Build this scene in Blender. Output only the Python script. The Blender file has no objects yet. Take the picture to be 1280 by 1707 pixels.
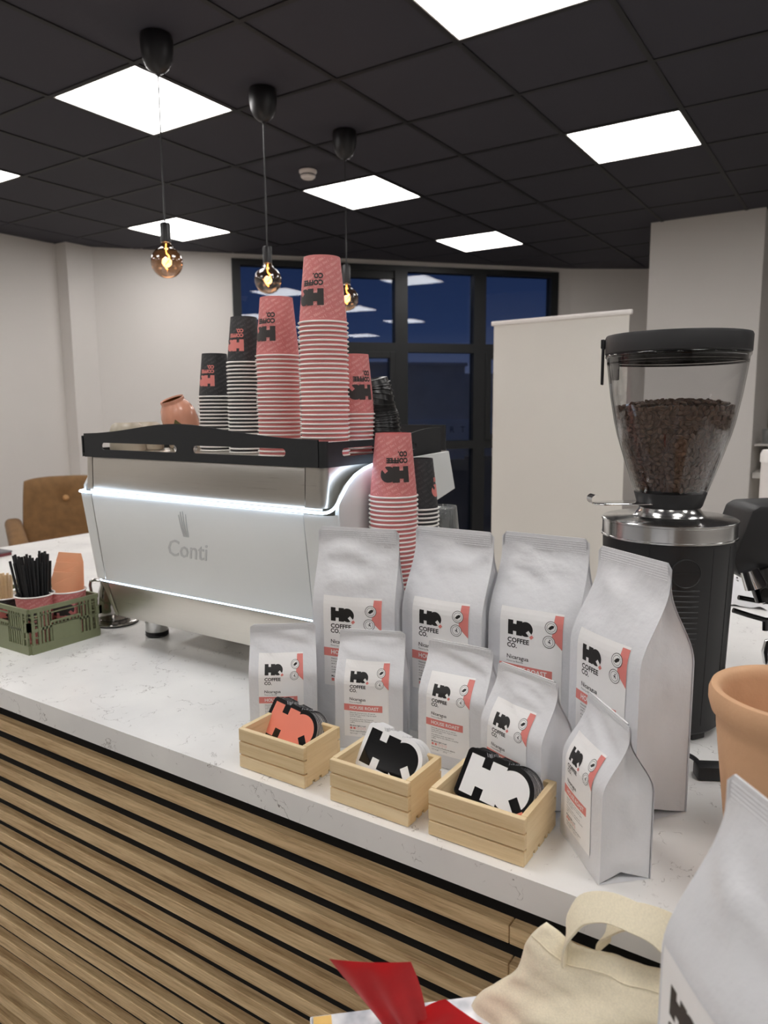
import bpy, bmesh, math, random
from math import sin, cos, pi, radians
from mathutils import Vector, Matrix, noise
random.seed(7)
D_ = bpy.data; SC = bpy.context.scene; COL = SC.collection

# ------------------------------------------------------------------ camera, world, exposure
ZC = 1.45                      # eye height; the worktop is 0.55 below it, the ceiling 1.427 above
cam = D_.cameras.new('camera'); cam_o = D_.objects.new('camera', cam); COL.objects.link(cam_o)
cam.sensor_fit = 'HORIZONTAL'; cam.sensor_width = 36; cam.lens = 34.51; cam.clip_start = 0.02
Rm = Matrix(((0.54738, 0.12176, -0.82798), (-0.83685, 0.0712, -0.54278), (-0.00713, 0.99, 0.14087)))
cam_o.matrix_world = Matrix.Translation((0, 0, ZC)) @ Rm.to_4x4()
cam.dof.use_dof = True; cam.dof.focus_distance = 1.12; cam.dof.aperture_fstop = 10
SC.camera = cam_o
SC.view_settings.view_transform = 'Standard'; SC.view_settings.look = 'None'
SC.view_settings.gamma = 1; SC.view_settings.use_curve_mapping = False
SC.view_settings.exposure = 0.12
SC.cycles.use_denoising = True
SC.cycles.max_bounces = 10; SC.cycles.transparent_max_bounces = 16; SC.cycles.diffuse_bounces = 5
SC.cycles.sample_clamp_indirect = 6
PANEL = 11                   # ceiling panel emission
LEDP = 5.5

def lin(c):
    return tuple(((x/255)/12.92 if x/255 <= .04045 else ((x/255+.055)/1.055)**2.4) for x in c)+(1,)

w = D_.worlds.new('dusk'); SC.world = w; w.use_nodes = True
nt = w.node_tree; nt.nodes.clear()
wo = nt.nodes.new('ShaderNodeOutputWorld'); bg = nt.nodes.new('ShaderNodeBackground')
tc = nt.nodes.new('ShaderNodeTexCoord'); sp = nt.nodes.new('ShaderNodeSeparateXYZ'); cr = nt.nodes.new('ShaderNodeValToRGB')
nt.links.new(tc.outputs['Generated'], sp.inputs[0]); nt.links.new(sp.outputs['Z'], cr.inputs[0])
cr.color_ramp.elements[0].position = 0.0; cr.color_ramp.elements[0].color = lin((92, 96, 118))
cr.color_ramp.elements[1].position = 0.30; cr.color_ramp.elements[1].color = lin((18, 32, 64))
e = cr.color_ramp.elements.new(0.10); e.color = lin((44, 58, 90))
nt.links.new(cr.outputs[0], bg.inputs[0]); bg.inputs[1].default_value = 1.0; nt.links.new(bg.outputs[0], wo.inputs[0])

# ------------------------------------------------------------------ materials
MATS = {}
class NT:
    def __init__(s, name):
        s.m = D_.materials.new(name); s.m.use_nodes = True; s.t = s.m.node_tree; s.t.nodes.clear()
        s.out = s.t.nodes.new('ShaderNodeOutputMaterial'); MATS[name] = s.m
    def n(s, t, **k):
        nd = s.t.nodes.new(t)
        for a, b in k.items(): setattr(nd, a, b)
        return nd
    def l(s, a, b): s.t.links.new(a, b)
    def coord(s, scale=(1, 1, 1), rot=(0, 0, 0)):
        c = s.n('ShaderNodeTexCoord'); mp = s.n('ShaderNodeMapping'); mp.inputs['Scale'].default_value = scale; mp.inputs['Rotation'].default_value = rot
        s.l(c.outputs['Object'], mp.inputs[0]); return mp.outputs[0]
    def noise(s, vec, scale, detail=3, rough=.5, dist=0):
        nd = s.n('ShaderNodeTexNoise'); nd.inputs['Scale'].default_value = scale; nd.inputs['Detail'].default_value = detail
        nd.inputs['Roughness'].default_value = rough; nd.inputs['Distortion'].default_value = dist
        if vec is not None: s.l(vec, nd.inputs['Vector'])
        return nd
    def ramp(s, fac, stops):
        r = s.n('ShaderNodeValToRGB'); el = r.color_ramp.elements
        el[0].position, el[0].color = stops[0]; el[1].position, el[1].color = stops[-1]
        for p, c in stops[1:-1]:
            x = el.new(p); x.color = c
        s.l(fac, r.inputs[0]); return r
    def bump(s, h, strength, dist):
        b = s.n('ShaderNodeBump'); b.inputs['Strength'].default_value = strength; b.inputs['Distance'].default_value = dist; s.l(h, b.inputs['Height']); return b

def pbr(name, col, rough=.5, metal=0, nscale=0, namp=.08, bscale=0, bdist=.001, bstr=.5, stretch=(1, 1, 1), coat=0, spec=.5, sheen=0, sss=0):
    t = NT(name); p = t.n('ShaderNodeBsdfPrincipled'); t.l(p.outputs[0], t.out.inputs[0])
    p.inputs['Base Color'].default_value = lin(col); p.inputs['Roughness'].default_value = rough; p.inputs['Metallic'].default_value = metal
    p.inputs['Specular IOR Level'].default_value = spec; p.inputs['Coat Weight'].default_value = coat; p.inputs['Sheen Weight'].default_value = sheen
    if nscale or bscale: v = t.coord(stretch)
    if nscale:
        n = t.noise(v, nscale, 4)
        c0 = tuple(max(0, x*(1-namp)) for x in lin(col)[:3])+(1,); c1 = tuple(min(1, x*(1+namp)) for x in lin(col)[:3])+(1,)
        r = t.ramp(n.outputs[0], [(.3, c0), (.7, c1)]); t.l(r.outputs[0], p.inputs['Base Color'])
    if bscale:
        n2 = t.noise(v, bscale, 4); b = t.bump(n2.outputs[0], bstr, bdist); t.l(b.outputs[0], p.inputs['Normal'])
    t.p = p
    return t.m
def emis(name, col, s):
    t = NT(name); e = t.n('ShaderNodeEmission'); e.inputs[0].default_value = lin(col); e.inputs[1].default_value = s; t.l(e.outputs[0], t.out.inputs[0]); return t.m
def clear(name, tint=(255, 255, 255), ior=1.45, rough=.02, edge=5, opac=0.0, opcol=(200, 200, 200)):
    """thin clear plastic or glass wall: see-through straight on, mirror-like at a grazing angle"""
    t = NT(name); tr = t.n('ShaderNodeBsdfTransparent'); tr.inputs[0].default_value = lin(tint)
    g = t.n('ShaderNodeBsdfGlossy'); g.inputs['Roughness'].default_value = rough
    lw = t.n('ShaderNodeLayerWeight'); lw.inputs[0].default_value = .5; pw = t.n('ShaderNodeMath', operation='POWER'); t.l(lw.outputs['Facing'], pw.inputs[0]); pw.inputs[1].default_value = edge
    f = t.n('ShaderNodeMapRange'); t.l(pw.outputs[0], f.inputs[0]); f.inputs[3].default_value = ((ior-1)/(ior+1))**2; f.inputs[4].default_value = .85; m = t.n('ShaderNodeMixShader')
    t.l(f.outputs[0], m.inputs[0]); t.l(tr.outputs[0], m.inputs[1]); t.l(g.outputs[0], m.inputs[2]); last = m.outputs[0]
    if opac:
        d = t.n('ShaderNodeBsdfDiffuse'); d.inputs[0].default_value = lin(opcol); m2 = t.n('ShaderNodeMixShader'); m2.inputs[0].default_value = opac
        t.l(last, m2.inputs[1]); t.l(d.outputs[0], m2.inputs[2]); last = m2.outputs[0]
    t.l(last, t.out.inputs[0]); return t.m

pbr('wall_paint', (226, 222, 218), .85, nscale=1.2, namp=.02, bscale=260, bdist=.0006)
pbr('ceiling_tile', (56, 55, 64), .8, nscale=900, namp=.12, bscale=700, bdist=.0008)
pbr('ceiling_bar', (26, 26, 30), .6, nscale=5, namp=.1)
pbr('floor_vinyl', (172, 166, 158), .5, nscale=3, namp=.1)
pbr('frame_black', (30, 32, 34), .45, nscale=20, namp=.08)
pbr('matte_black', (20, 20, 22), .45, nscale=30, namp=.1, bscale=900, bdist=.0002)
pbr('powder_black', (24, 26, 29), .55, nscale=60, namp=.1, bscale=1500, bdist=.0003)
pbr('black_plastic', (27, 27, 29), .5, nscale=40, namp=.08, bscale=1200, bdist=.0002)
pbr('gloss_black', (8, 8, 9), .16, nscale=20, namp=.05)
pbr('felt_black', (9, 9, 10), .95, nscale=300, namp=.3)
pbr('white_panel', (226, 228, 226), .42, nscale=8, namp=.01, bscale=600, bdist=.0001)
pbr('chrome', (225, 225, 226), .07, 1, nscale=6, namp=.02)
pbr('foil', (222, 223, 226), .34, nscale=9, namp=.02, bscale=34, bdist=.005, bstr=.45, spec=.55)
pbr('label_paper', (243, 242, 241), .5, nscale=60, namp=.01)
pbr('ink_black', (22, 20, 19), .45, nscale=40, namp=.03)
pbr('ink_grey', (70, 68, 68), .5, nscale=40, namp=.03)
pbr('ink_coral', (226, 134, 127), .5, nscale=40, namp=.02)
pbr('ink_white', (250, 246, 244), .5, nscale=40, namp=.01)
pbr('cup_pink', (216, 129, 128), .5, nscale=700, namp=.10)
pbr('cup_black', (48, 48, 50), .55, nscale=700, namp=.25)
pbr('cup_print_light', (248, 196, 190), .5, nscale=60, namp=.02)
pbr('cup_print_dim', (92, 89, 90), .5, nscale=60, namp=.02)
pbr('cup_print_dark', (52, 47, 46), .5, nscale=60, namp=.02)
pbr('rim_white', (240, 236, 232), .5, nscale=60, namp=.01)
pbr('sticker_black', (14, 13, 14), .15, nscale=30, namp=.05, coat=.5)
pbr('sticker_white', (242, 242, 242), .15, nscale=30, namp=.01, coat=.5)
pbr('sticker_coral', (242, 142, 120), .15, nscale=30, namp=.01, coat=.5)
pbr('sticker_edge', (190, 190, 192), .5, nscale=30, namp=.05)
pbr('green_plastic', (124, 129, 98), .5, nscale=40, namp=.03)
pbr('terracotta', (212, 168, 130), .75, nscale=14, namp=.06, bscale=160, bdist=.0008)
pbr('peach_ceramic', (222, 160, 134), .22, nscale=14, namp=.03, coat=.4)
pbr('olive_glaze', (106, 98, 62), .25, nscale=20, namp=.06)
pbr('gold_ceramic', (150, 90, 45), .12, .7, nscale=30, namp=.05)
pbr('taupe_ceramic', (178, 168, 150), .35, nscale=14, namp=.03)
pbr('peach_paper', (244, 178, 138), .7, nscale=30, namp=.03)
pbr('stir_wood', (222, 196, 158), .65, nscale=60, namp=.06)
pbr('velvet_tan', (130, 96, 58), .85, nscale=16, namp=.16, bscale=220, bdist=.0012, sheen=.08)
pbr('velvet_button', (196, 150, 100), .8, nscale=16, namp=.1)
pbr('canvas', (232, 222, 196), .9, nscale=500, namp=.06, bscale=900, bdist=.0006)
pbr('red_cloth', (205, 6, 16), .75, nscale=24, namp=.08, bscale=60, bdist=.001, sheen=.1)
pbr('book_grey', (110, 108, 112), .5, nscale=30, namp=.03)
pbr('book_red', (120, 52, 58), .5, nscale=30, namp=.03)
pbr('table_grey', (150, 146, 140), .6, nscale=10, namp=.05)
pbr('banner_white', (232, 229, 222), .7, nscale=3, namp=.01)
pbr('shelf_white', (214, 210, 204), .6, nscale=6, namp=.02)
pbr('smoke_plastic', (232, 226, 222), .4, nscale=10, namp=.02)
pbr('pendant_black', (26, 25, 28), .4, nscale=10, namp=.05)
pbr('facade', (250, 236, 222), .9, nscale=2, namp=.08)
pbr('sign_board', (252, 250, 246), .8, nscale=2, namp=.05)
pbr('sign_letters', (120, 120, 130), .8, nscale=2, namp=.05)
pbr('asphalt', (40, 42, 48), .9, nscale=2, namp=.1)
pbr('box_yellow', (220, 180, 100), .4, nscale=30, namp=.1)
pbr('parcel_bag', (222, 222, 224), .35, nscale=20, namp=.04, bscale=60, bdist=.004)
pbr('emboss', (196, 198, 198), .35, nscale=10, namp=.02)
pbr('lid_black', (16, 16, 17), .3, nscale=10, namp=.05)
emis('panel_light', (255, 251, 248), PANEL)
emis('led_strip', (212, 232, 255), LEDP)
emis('filament', (255, 172, 80), 26)
clear('window_glass', (225, 232, 240), 1.5, .0)
clear('hopper_plastic', (246, 246, 246), 1.42, .03, 3)
clear('cup_plastic', (235, 236, 236), 1.7, .06, 2.2, .10, (220, 222, 220))
clear('smoked_glass', (222, 190, 160), 2.2, .02, 3)

def steel(name, col, rough, axis_scale):
    t = NT(name); p = t.n('ShaderNodeBsdfPrincipled'); t.l(p.outputs[0], t.out.inputs[0])
    p.inputs['Metallic'].default_value = 1; p.inputs['Base Color'].default_value = lin(col)
    v = t.coord(axis_scale); n = t.noise(v, 60, 6, .7)
    r = t.ramp(n.outputs[0], [(.2, (rough-.06,)*3+(1,)), (.8, (rough+.1,)*3+(1,))]); t.l(r.outputs[0], p.inputs['Roughness'])
    c0 = tuple(x*.93 for x in lin(col)[:3])+(1,); r2 = t.ramp(n.outputs[0], [(.3, c0), (.7, lin(col))]); t.l(r2.outputs[0], p.inputs['Base Color'])
    b = t.bump(n.outputs[0], .06, .0001); t.l(b.outputs[0], p.inputs['Normal'])
steel('brushed_steel', (212, 208, 200), .30, (14, .12, 14))
steel('brushed_ring', (215, 215, 214), .16, (1, 1, 40))
steel('pitcher_steel', (180, 176, 172), .14, (1, 1, 30))

def quartz():
    t = NT('quartz'); p = t.n('ShaderNodeBsdfPrincipled'); t.l(p.outputs[0], t.out.inputs[0]); p.inputs['Roughness'].default_value = .3
    c = t.n('ShaderNodeTexCoord').outputs['Object']
    n1 = t.noise(c, 7, 5, .6)
    mx = t.n('ShaderNodeVectorMath', operation='SCALE'); mx.inputs['Scale'].default_value = .35; t.l(n1.outputs['Color'], mx.inputs[0])
    ad = t.n('ShaderNodeVectorMath', operation='ADD'); t.l(c, ad.inputs[0]); t.l(mx.outputs[0], ad.inputs[1])
    def veins(scale, width, lo, hi, mscale):
        v = t.n('ShaderNodeTexVoronoi', feature='DISTANCE_TO_EDGE'); v.inputs['Scale'].default_value = scale; t.l(ad.outputs[0], v.inputs['Vector'])
        r = t.ramp(v.outputs['Distance'], [(0, (1, 1, 1, 1)), (width, (0, 0, 0, 1))])
        m = t.noise(c, mscale, 4, .65); rm = t.ramp(m.outputs[0], [(lo, (0, 0, 0, 1)), (hi, (1, 1, 1, 1))])
        mu = t.n('ShaderNodeMath', operation='MULTIPLY'); t.l(r.outputs[0], mu.inputs[0]); t.l(rm.outputs[0], mu.inputs[1]); return mu.outputs[0]
    a = veins(4.5, .0065, .47, .60, 14); b = veins(14, .018, .55, .64, 30)
    sm = t.n('ShaderNodeMath', operation='MAXIMUM'); t.l(a, sm.inputs[0]); t.l(b, sm.inputs[1])
    mix = t.n('ShaderNodeMix', data_type='RGBA'); mix.inputs[6].default_value = lin((236, 235, 232)); mix.inputs[7].default_value = lin((120, 112, 106))
    t.l(sm.outputs[0], mix.inputs[0])
    n3 = t.noise(c, 5, 4); r3 = t.ramp(n3.outputs[0], [(.35, lin((228, 227, 225))), (.65, lin((240, 239, 236)))])
    t.l(r3.outputs[0], mix.inputs[6]); t.l(mix.outputs[2], p.inputs['Base Color'])
quartz()
def wood(name, cd, cm, cl, axis, fine=1.0, rough=.55, var=1.0):
    """grain stretched along axis (0 x, 1 y)"""
    t = NT(name); p = t.n('ShaderNodeBsdfPrincipled'); t.l(p.outputs[0], t.out.inputs[0]); p.inputs['Roughness'].default_value = rough
    s = [1, 1, 1]; s[axis] = .05; v = t.coord(tuple(s))
    n1 = t.noise(v, 150*fine, 8, .7); n2 = t.noise(v, 24*fine, 5, .6, 1.0)
    r1 = t.ramp(n1.outputs[0], [(.38, lin(cd)), (.5, lin(cm)), (.62, lin(cl))]); r2 = t.ramp(n2.outputs[0], [(.35, lin(cd)), (.62, lin(cl))])
    mix = t.n('ShaderNodeMix', data_type='RGBA'); mix.inputs[0].default_value = .45*var; t.l(r1.outputs[0], mix.inputs[6]); t.l(r2.outputs[0], mix.inputs[7])
    t.l(mix.outputs[2], p.inputs['Base Color']); b = t.bump(n1.outputs[0], .3, .0005); t.l(b.outputs[0], p.inputs['Normal'])
wood('oak', (160, 128, 88), (210, 179, 133), (228, 202, 158), 1, 1.6)
wood('pine_long', (212, 184, 136), (228, 203, 158), (236, 214, 174), 1, .8)
wood('pine_cross', (212, 184, 136), (228, 203, 158), (236, 214, 174), 0, .8)
wood('bean', (52, 34, 25), (84, 60, 46), (112, 84, 66), 0, 3, .38)
def photo_print():
    t = NT('photo_print'); p = t.n('ShaderNodeBsdfPrincipled'); t.l(p.outputs[0], t.out.inputs[0]); p.inputs['Roughness'].default_value = .25
    v = t.coord((1, 1, 1)); vo = t.n('ShaderNodeTexVoronoi'); vo.inputs['Scale'].default_value = 55; t.l(v, vo.inputs['Vector'])
    n = t.noise(v, 22, 3); r = t.ramp(n.outputs[0], [(.4, lin((150, 155, 165))), (.6, lin((225, 226, 228)))])
    r1 = t.ramp(vo.outputs['Distance'], [(.2, lin((70, 45, 38))), (.8, lin((30, 20, 18)))])
    sx = t.n('ShaderNodeSeparateXYZ'); t.l(v, sx.inputs[0]); g = t.ramp(sx.outputs['Y'], [(.405, (0, 0, 0, 1)), (.41, (1, 1, 1, 1))])
    m = t.n('ShaderNodeMix', data_type='RGBA'); t.l(g.outputs[0], m.inputs[0]); t.l(r.outputs[0], m.inputs[6]); t.l(r1.outputs[0], m.inputs[7]); t.l(m.outputs[2], p.inputs['Base Color'])
photo_print()

# ------------------------------------------------------------------ geometry helpers
def tag(o, label=None, cat=None, group=None, kind=None):
    if label: o['label'] = label
    if cat: o['category'] = cat
    if group: o['group'] = group
    if kind: o['kind'] = kind
    return o
def empty(name, loc=(0, 0, 0), rz=0, **k):
    o = D_.objects.new(name, None); COL.objects.link(o); o.location = loc; o.rotation_euler = (0, 0, rz); o.empty_display_size = .02
    return tag(o, **k)
def smooth01(x): x = max(0, min(1, x)); return x*x*(3-2*x)
class MB:
    def __init__(s): s.b = bmesh.new()
    def _m(s, vs, M): 
        if M is not None: bmesh.ops.transform(s.b, matrix=M, verts=vs)
        return vs
    def box(s, lo, hi, bev=0, M=None, mi=0, seg=2):
        r = bmesh.ops.create_cube(s.b, size=1); vs = r['verts']
        for v in vs: v.co = Vector([(lo[i]+hi[i])/2 + v.co[i]*(hi[i]-lo[i]) for i in range(3)])
        fs = set(f for v in vs for f in v.link_faces)
        for f in fs: f.material_index = mi
        if bev:
            es = list(set(e for v in vs for e in v.link_edges))
            rr = bmesh.ops.bevel(s.b, geom=es, offset=bev, segments=seg, affect='EDGES', profile=.5, material=-1)
            vs = list(set(v for f in rr['faces'] for v in f.verts) | set(v for v in vs if v.is_valid))
        return s._m(vs, M)
    def lathe(s, prof, n=40, M=None, mi=0, arc=2*pi, close=True):
        rings = []; vs = []
        full = abs(arc-2*pi) < 1e-6
        for r, z in prof:
            if r < 1e-6: v = s.b.verts.new((0, 0, z)); rings.append([v]); vs.append(v)
            else:
                ring = [s.b.verts.new((r*cos(arc*i/n), r*sin(arc*i/n), z)) for i in range(n if full else n+1)]; rings.append(ring); vs += ring
        for a, b in zip(rings, rings[1:]):
            m = n
            for i in range(m):
                j = (i+1) % n if full else i+1
                try:
                    if len(a) == 1 and len(b) == 1: continue
                    if len(a) == 1: f = s.b.faces.new((a[0], b[j], b[i]))
                    elif len(b) == 1: f = s.b.faces.new((a[i], a[j], b[0]))
                    else: f = s.b.faces.new((a[i], a[j], b[j], b[i]))
                    f.material_index = mi
                except ValueError: pass
        return s._m(vs, M)
    def cyl(s, p0, p1, r0, r1=None, n=20, mi=0, caps=True):
        p0 = Vector(p0); p1 = Vector(p1); d = p1-p0; L = d.length; r1 = r0 if r1 is None else r1
        M = Matrix.Translation(p0) @ d.to_track_quat('Z', 'Y').to_matrix().to_4x4()
        pr = [(r0, 0), (r1, L)]
        if caps: pr = [(0, 0)]+pr+[(0, L)]
        return s.lathe(pr, n, M, mi)
    def tube(s, pts, r, n=10, mi=0, closed=False):
        pts = [Vector(p) for p in pts]; N = len(pts); rings = []
        up = None
        for i, p in enumerate(pts):
            a = pts[(i-1) % N] if (closed or i > 0) else p; b = pts[(i+1) % N] if (closed or i < N-1) else p
            t = (b-a).normalized()
            if up is None: up = t.orthogonal().normalized()
            up = (up - t*up.dot(t)); up = up.normalized() if up.length > 1e-6 else t.orthogonal().normalized()
            sd = t.cross(up); rr = r[i] if isinstance(r, (list, tuple)) else r
            rings.append([s.b.verts.new(p+(up*cos(2*pi*k/n)+sd*sin(2*pi*k/n))*rr) for k in range(n)])
        m = N if closed else N-1
        for i in range(m):
            A = rings[i]; B = rings[(i+1) % N]
            for k in range(n):
                f = s.b.faces.new((A[k], A[(k+1) % n], B[(k+1) % n], B[k])); f.material_index = mi
        if not closed:
            for R in (rings[0][::-1], rings[-1]):
                f = s.b.faces.new(R); f.material_index = mi
        return [v for R in rings for v in R]
    def prism(s, pts, h0, h1, axis='z', M=None, mi=0, bev=0):
        """polygon pts (2D) extruded: axis z -> (x,y,h); axis y -> (x,h,z); axis x -> (h,y,z)"""
        def P(a, h): return {'z': (a[0], a[1], h), 'y': (a[0], h, a[1]), 'x': (h, a[0], a[1])}[axis]
        A = [s.b.verts.new(P(p, h0)) for p in pts]; B = [s.b.verts.new(P(p, h1)) for p in pts]; n = len(pts)
        fs = [s.b.faces.new(A[::-1]), s.b.faces.new(B)]
        for i in range(n): fs.append(s.b.faces.new((A[i], A[(i+1) % n], B[(i+1) % n], B[i])))
        for f in fs: f.material_index = mi
        vs = A+B
        if bev:
            es = list(set(e for v in vs for e in v.link_edges))
            rr = bmesh.ops.bevel(s.b, geom=es, offset=bev, segments=2, affect='EDGES', profile=.5, material=-1)
            vs = list(set(v for f in rr['faces'] for v in f.verts) | set(v for v in vs if v.is_valid))
        return s._m(vs, M)
    def grid(s, nu, nv, fn, mi=0, wu=False, flip=False):
        V = [[s.b.verts.new(fn(i/nu, j/nv)) for j in range(nv+1)] for i in range(nu if wu else nu+1)]
        for i in range(nu):
            a = V[i]; b = V[(i+1) % nu] if wu else V[i+1]
            for j in range(nv):
                q = (a[j], b[j], b[j+1], a[j+1]); f = s.b.faces.new(q[::-1] if flip else q); f.material_index = mi
        return [v for r in V for v in r]
    def mesh(s, name, mats, smooth=True, ang=35, weld=False):
        if weld: bmesh.ops.remove_doubles(s.b, verts=s.b.verts, dist=1e-5)
        bmesh.ops.recalc_face_normals(s.b, faces=s.b.faces)
        me = D_.meshes.new(name); s.b.to_mesh(me); s.b.free()
        for m in (mats if isinstance(mats, (list, tuple)) else [mats]): me.materials.append(MATS[m])
        if smooth:
            me.shade_smooth()
            try: me.set_sharp_from_angle(angle=radians(ang))
            except Exception: pass
        return me
    def build(s, name, mats, parent=None, smooth=True, ang=35, weld=False):
        o = D_.objects.new(name, s.mesh(name, mats, smooth, ang, weld)); COL.objects.link(o)
        if parent: o.parent = parent
        return o
def T(x, y, z): return Matrix.Translation((x, y, z))
def RZ(a): return Matrix.Rotation(a, 4, 'Z')
def RY(a): return Matrix.Rotation(a, 4, 'Y')
def RX(a): return Matrix.Rotation(a, 4, 'X')
def dup(root, loc, rot=None, **k):
    r = root.copy(); COL.objects.link(r); r.location = loc
    if rot is not None: r.rotation_euler = rot
    for ch in root.children:
        c = ch.copy(); COL.objects.link(c); c.parent = r
        for g in ch.children:
            d = g.copy(); COL.objects.link(d); d.parent = c
    return tag(r, **k)
ORD = 'bottom first second third fourth fifth sixth seventh eighth ninth tenth eleventh twelfth thirteenth fourteenth fifteenth sixteenth seventeenth eighteenth nineteenth'.split()
def ordinal(n):
    if n < 20: return ORD[n]
    t = {2: 'twent', 3: 'thirt', 4: 'fort', 5: 'fift'}[n//10]
    return t+'ieth' if n % 10 == 0 else t+'y-'+ORD[n % 10]
def zr(z): return ZC+z          # height given relative to the eye

# ------------------------------------------------------------------ flat graphics (logo, writing)
_tc = {}
def text2d(s, size, bold=.0, res=2, italic=0):
    """outline of a line of writing: verts, faces; left-aligned, baseline at 0"""
    k = (s, bold, res, italic)
    if k not in _tc:
        cu = D_.curves.new('t', 'FONT'); cu.body = s; cu.size = 1; cu.offset = bold; cu.resolution_u = res; cu.fill_mode = 'FRONT'; cu.shear = italic
        ob = D_.objects.new('t', cu); me = D_.meshes.new_from_object(ob)
        V = [(v.co.x, v.co.y) for v in me.vertices]; F = [tuple(p.vertices) for p in me.polygons]
        D_.objects.remove(ob); D_.curves.remove(cu); D_.meshes.remove(me)
        x0 = min(v[0] for v in V); x1 = max(v[0] for v in V); _tc[k] = ([(x-x0, y) for x, y in V], F, x1-x0)
    V, F, wd = _tc[k]
    return [(x*size, y*size) for x, y in V], F, wd*size
def hq_polys():
    """HQ mark in units of its height: list of (points, role)"""
    H = [(0, 0), (.38, 0), (.38, .26), (.62, .26), (.62, 0), (1.04, 0), (1.04, 1), (.62, 1), (.62, .76), (.38, .76), (.38, 1), (0, 1)]
    Q = [(1.3+.5*cos(a*pi/24), .5+.5*sin(a*pi/24)) for a in range(48)]
    def sq(cx, cy, a, b, r):
        c, s_ = cos(r), sin(r); return [(cx+x*c-y*s_, cy+x*s_+y*c) for x, y in ((-a, -b), (a, -b), (a, b), (-a, b))]
    return [(H, 'main'), (Q, 'over'), (sq(1.53, .24, .12, .17, radians(42)), 'cut'), (sq(1.73, .03, .12, .10, radians(42)), 'tail')]
class G2:
    def __init__(s): s.b = bmesh.new()
    def poly(s, pts, mi, lay=1):
        vs = [s.b.verts.new((x, y, lay)) for x, y in pts]; f = s.b.faces.new(vs); f.material_index = mi
        if sum(pts[i][0]*pts[(i+1) % len(pts)][1]-pts[(i+1) % len(pts)][0]*pts[i][1] for i in range(len(pts))) < 0: f.normal_flip()
        return f
    def rect(s, x0, y0, x1, y1, mi, lay=1): s.poly([(x0, y0), (x1, y0), (x1, y1), (x0, y1)], mi, lay)
    def disc(s, cx, cy, r, mi, lay=1, n=28): s.poly([(cx+r*cos(2*pi*i/n), cy+r*sin(2*pi*i/n)) for i in range(n)], mi, lay)
    def ring(s, cx, cy, r, w, mi, lay, n=28):
        A = [s.b.verts.new((cx+r*cos(2*pi*i/n), cy+r*sin(2*pi*i/n), lay)) for i in range(n)]; B = [s.b.verts.new((cx+(r-w)*cos(2*pi*i/n), cy+(r-w)*sin(2*pi*i/n), lay)) for i in range(n)]
        for i in range(n):
            f = s.b.faces.new((A[i], A[(i+1) % n], B[(i+1) % n], B[i])); f.material_index = mi
    def text(s, st, x, y, size, mi, lay=1, width=None, bold=.02, res=2, rot=0, italic=0):
        V, F, wd = text2d(st, size, bold, res, italic); k = width/wd if width else 1; c, sn = cos(rot), sin(rot)
        vs = []
        for a, b in V: a *= k; vs.append(s.b.verts.new((x+a*c-b*sn, y+a*sn+b*c, lay)))
        for f in F:
            try: ff = s.b.faces.new([vs[i] for i in f]); ff.material_index = mi
            except ValueError: pass
        return wd*k
    def hq(s, x, y, h, m_main, m_cut, m_tail, lay=1):
        for pts, role in hq_polys():
            L = lay + {'main': 0, 'over': .5, 'cut': 1, 'tail': 2}[role]
            s.poly([(x+a*h, y+b*h) for a, b in pts], {'main': m_main, 'over': m_main, 'cut': m_cut, 'tail': m_tail}[role], L)
    def finish(s, fn, cx=0, cy=0, off=.0001, name='print', mats=(), parent=None, clip=None, base=.0003):
        b = s.b
        b.normal_update(); bmesh.ops.triangulate(b, faces=[f for f in b.faces if len(f.verts) > 4 or (len(f.verts) == 4 and f.calc_area() > 1e-9)])
        xs = [v.co.x for v in b.verts]; ys = [v.co.y for v in b.verts]
        if cx:
            x = math.floor(min(xs)/cx)*cx+cx
            while x < max(xs):
                bmesh.ops.bisect_plane(b, geom=b.verts[:]+b.edges[:]+b.faces[:], plane_co=(x, 0, 0), plane_no=(1, 0, 0), dist=1e-7); x += cx
        if cy:
            y = math.floor(min(ys)/cy)*cy+cy
            while y < max(ys):
                bmesh.ops.bisect_plane(b, geom=b.verts[:]+b.edges[:]+b.faces[:], plane_co=(0, y, 0), plane_no=(0, 1, 0), dist=1e-7); y += cy
        if clip:
            bad = [v for v in b.verts if not (clip[0] <= v.co.x <= clip[2] and clip[1] <= v.co.y <= clip[3])]
            bmesh.ops.delete(b, geom=bad, context='VERTS')
        for v in b.verts: v.co = Vector(fn(v.co.x, v.co.y, base+off*v.co.z))
        me = D_.meshes.new(name); b.to_mesh(me); b.free()
        for m in mats: me.materials.append(MATS[m])
        o = D_.objects.new(name, me); COL.objects.link(o)
        if parent: o.parent = parent
        return o

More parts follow.
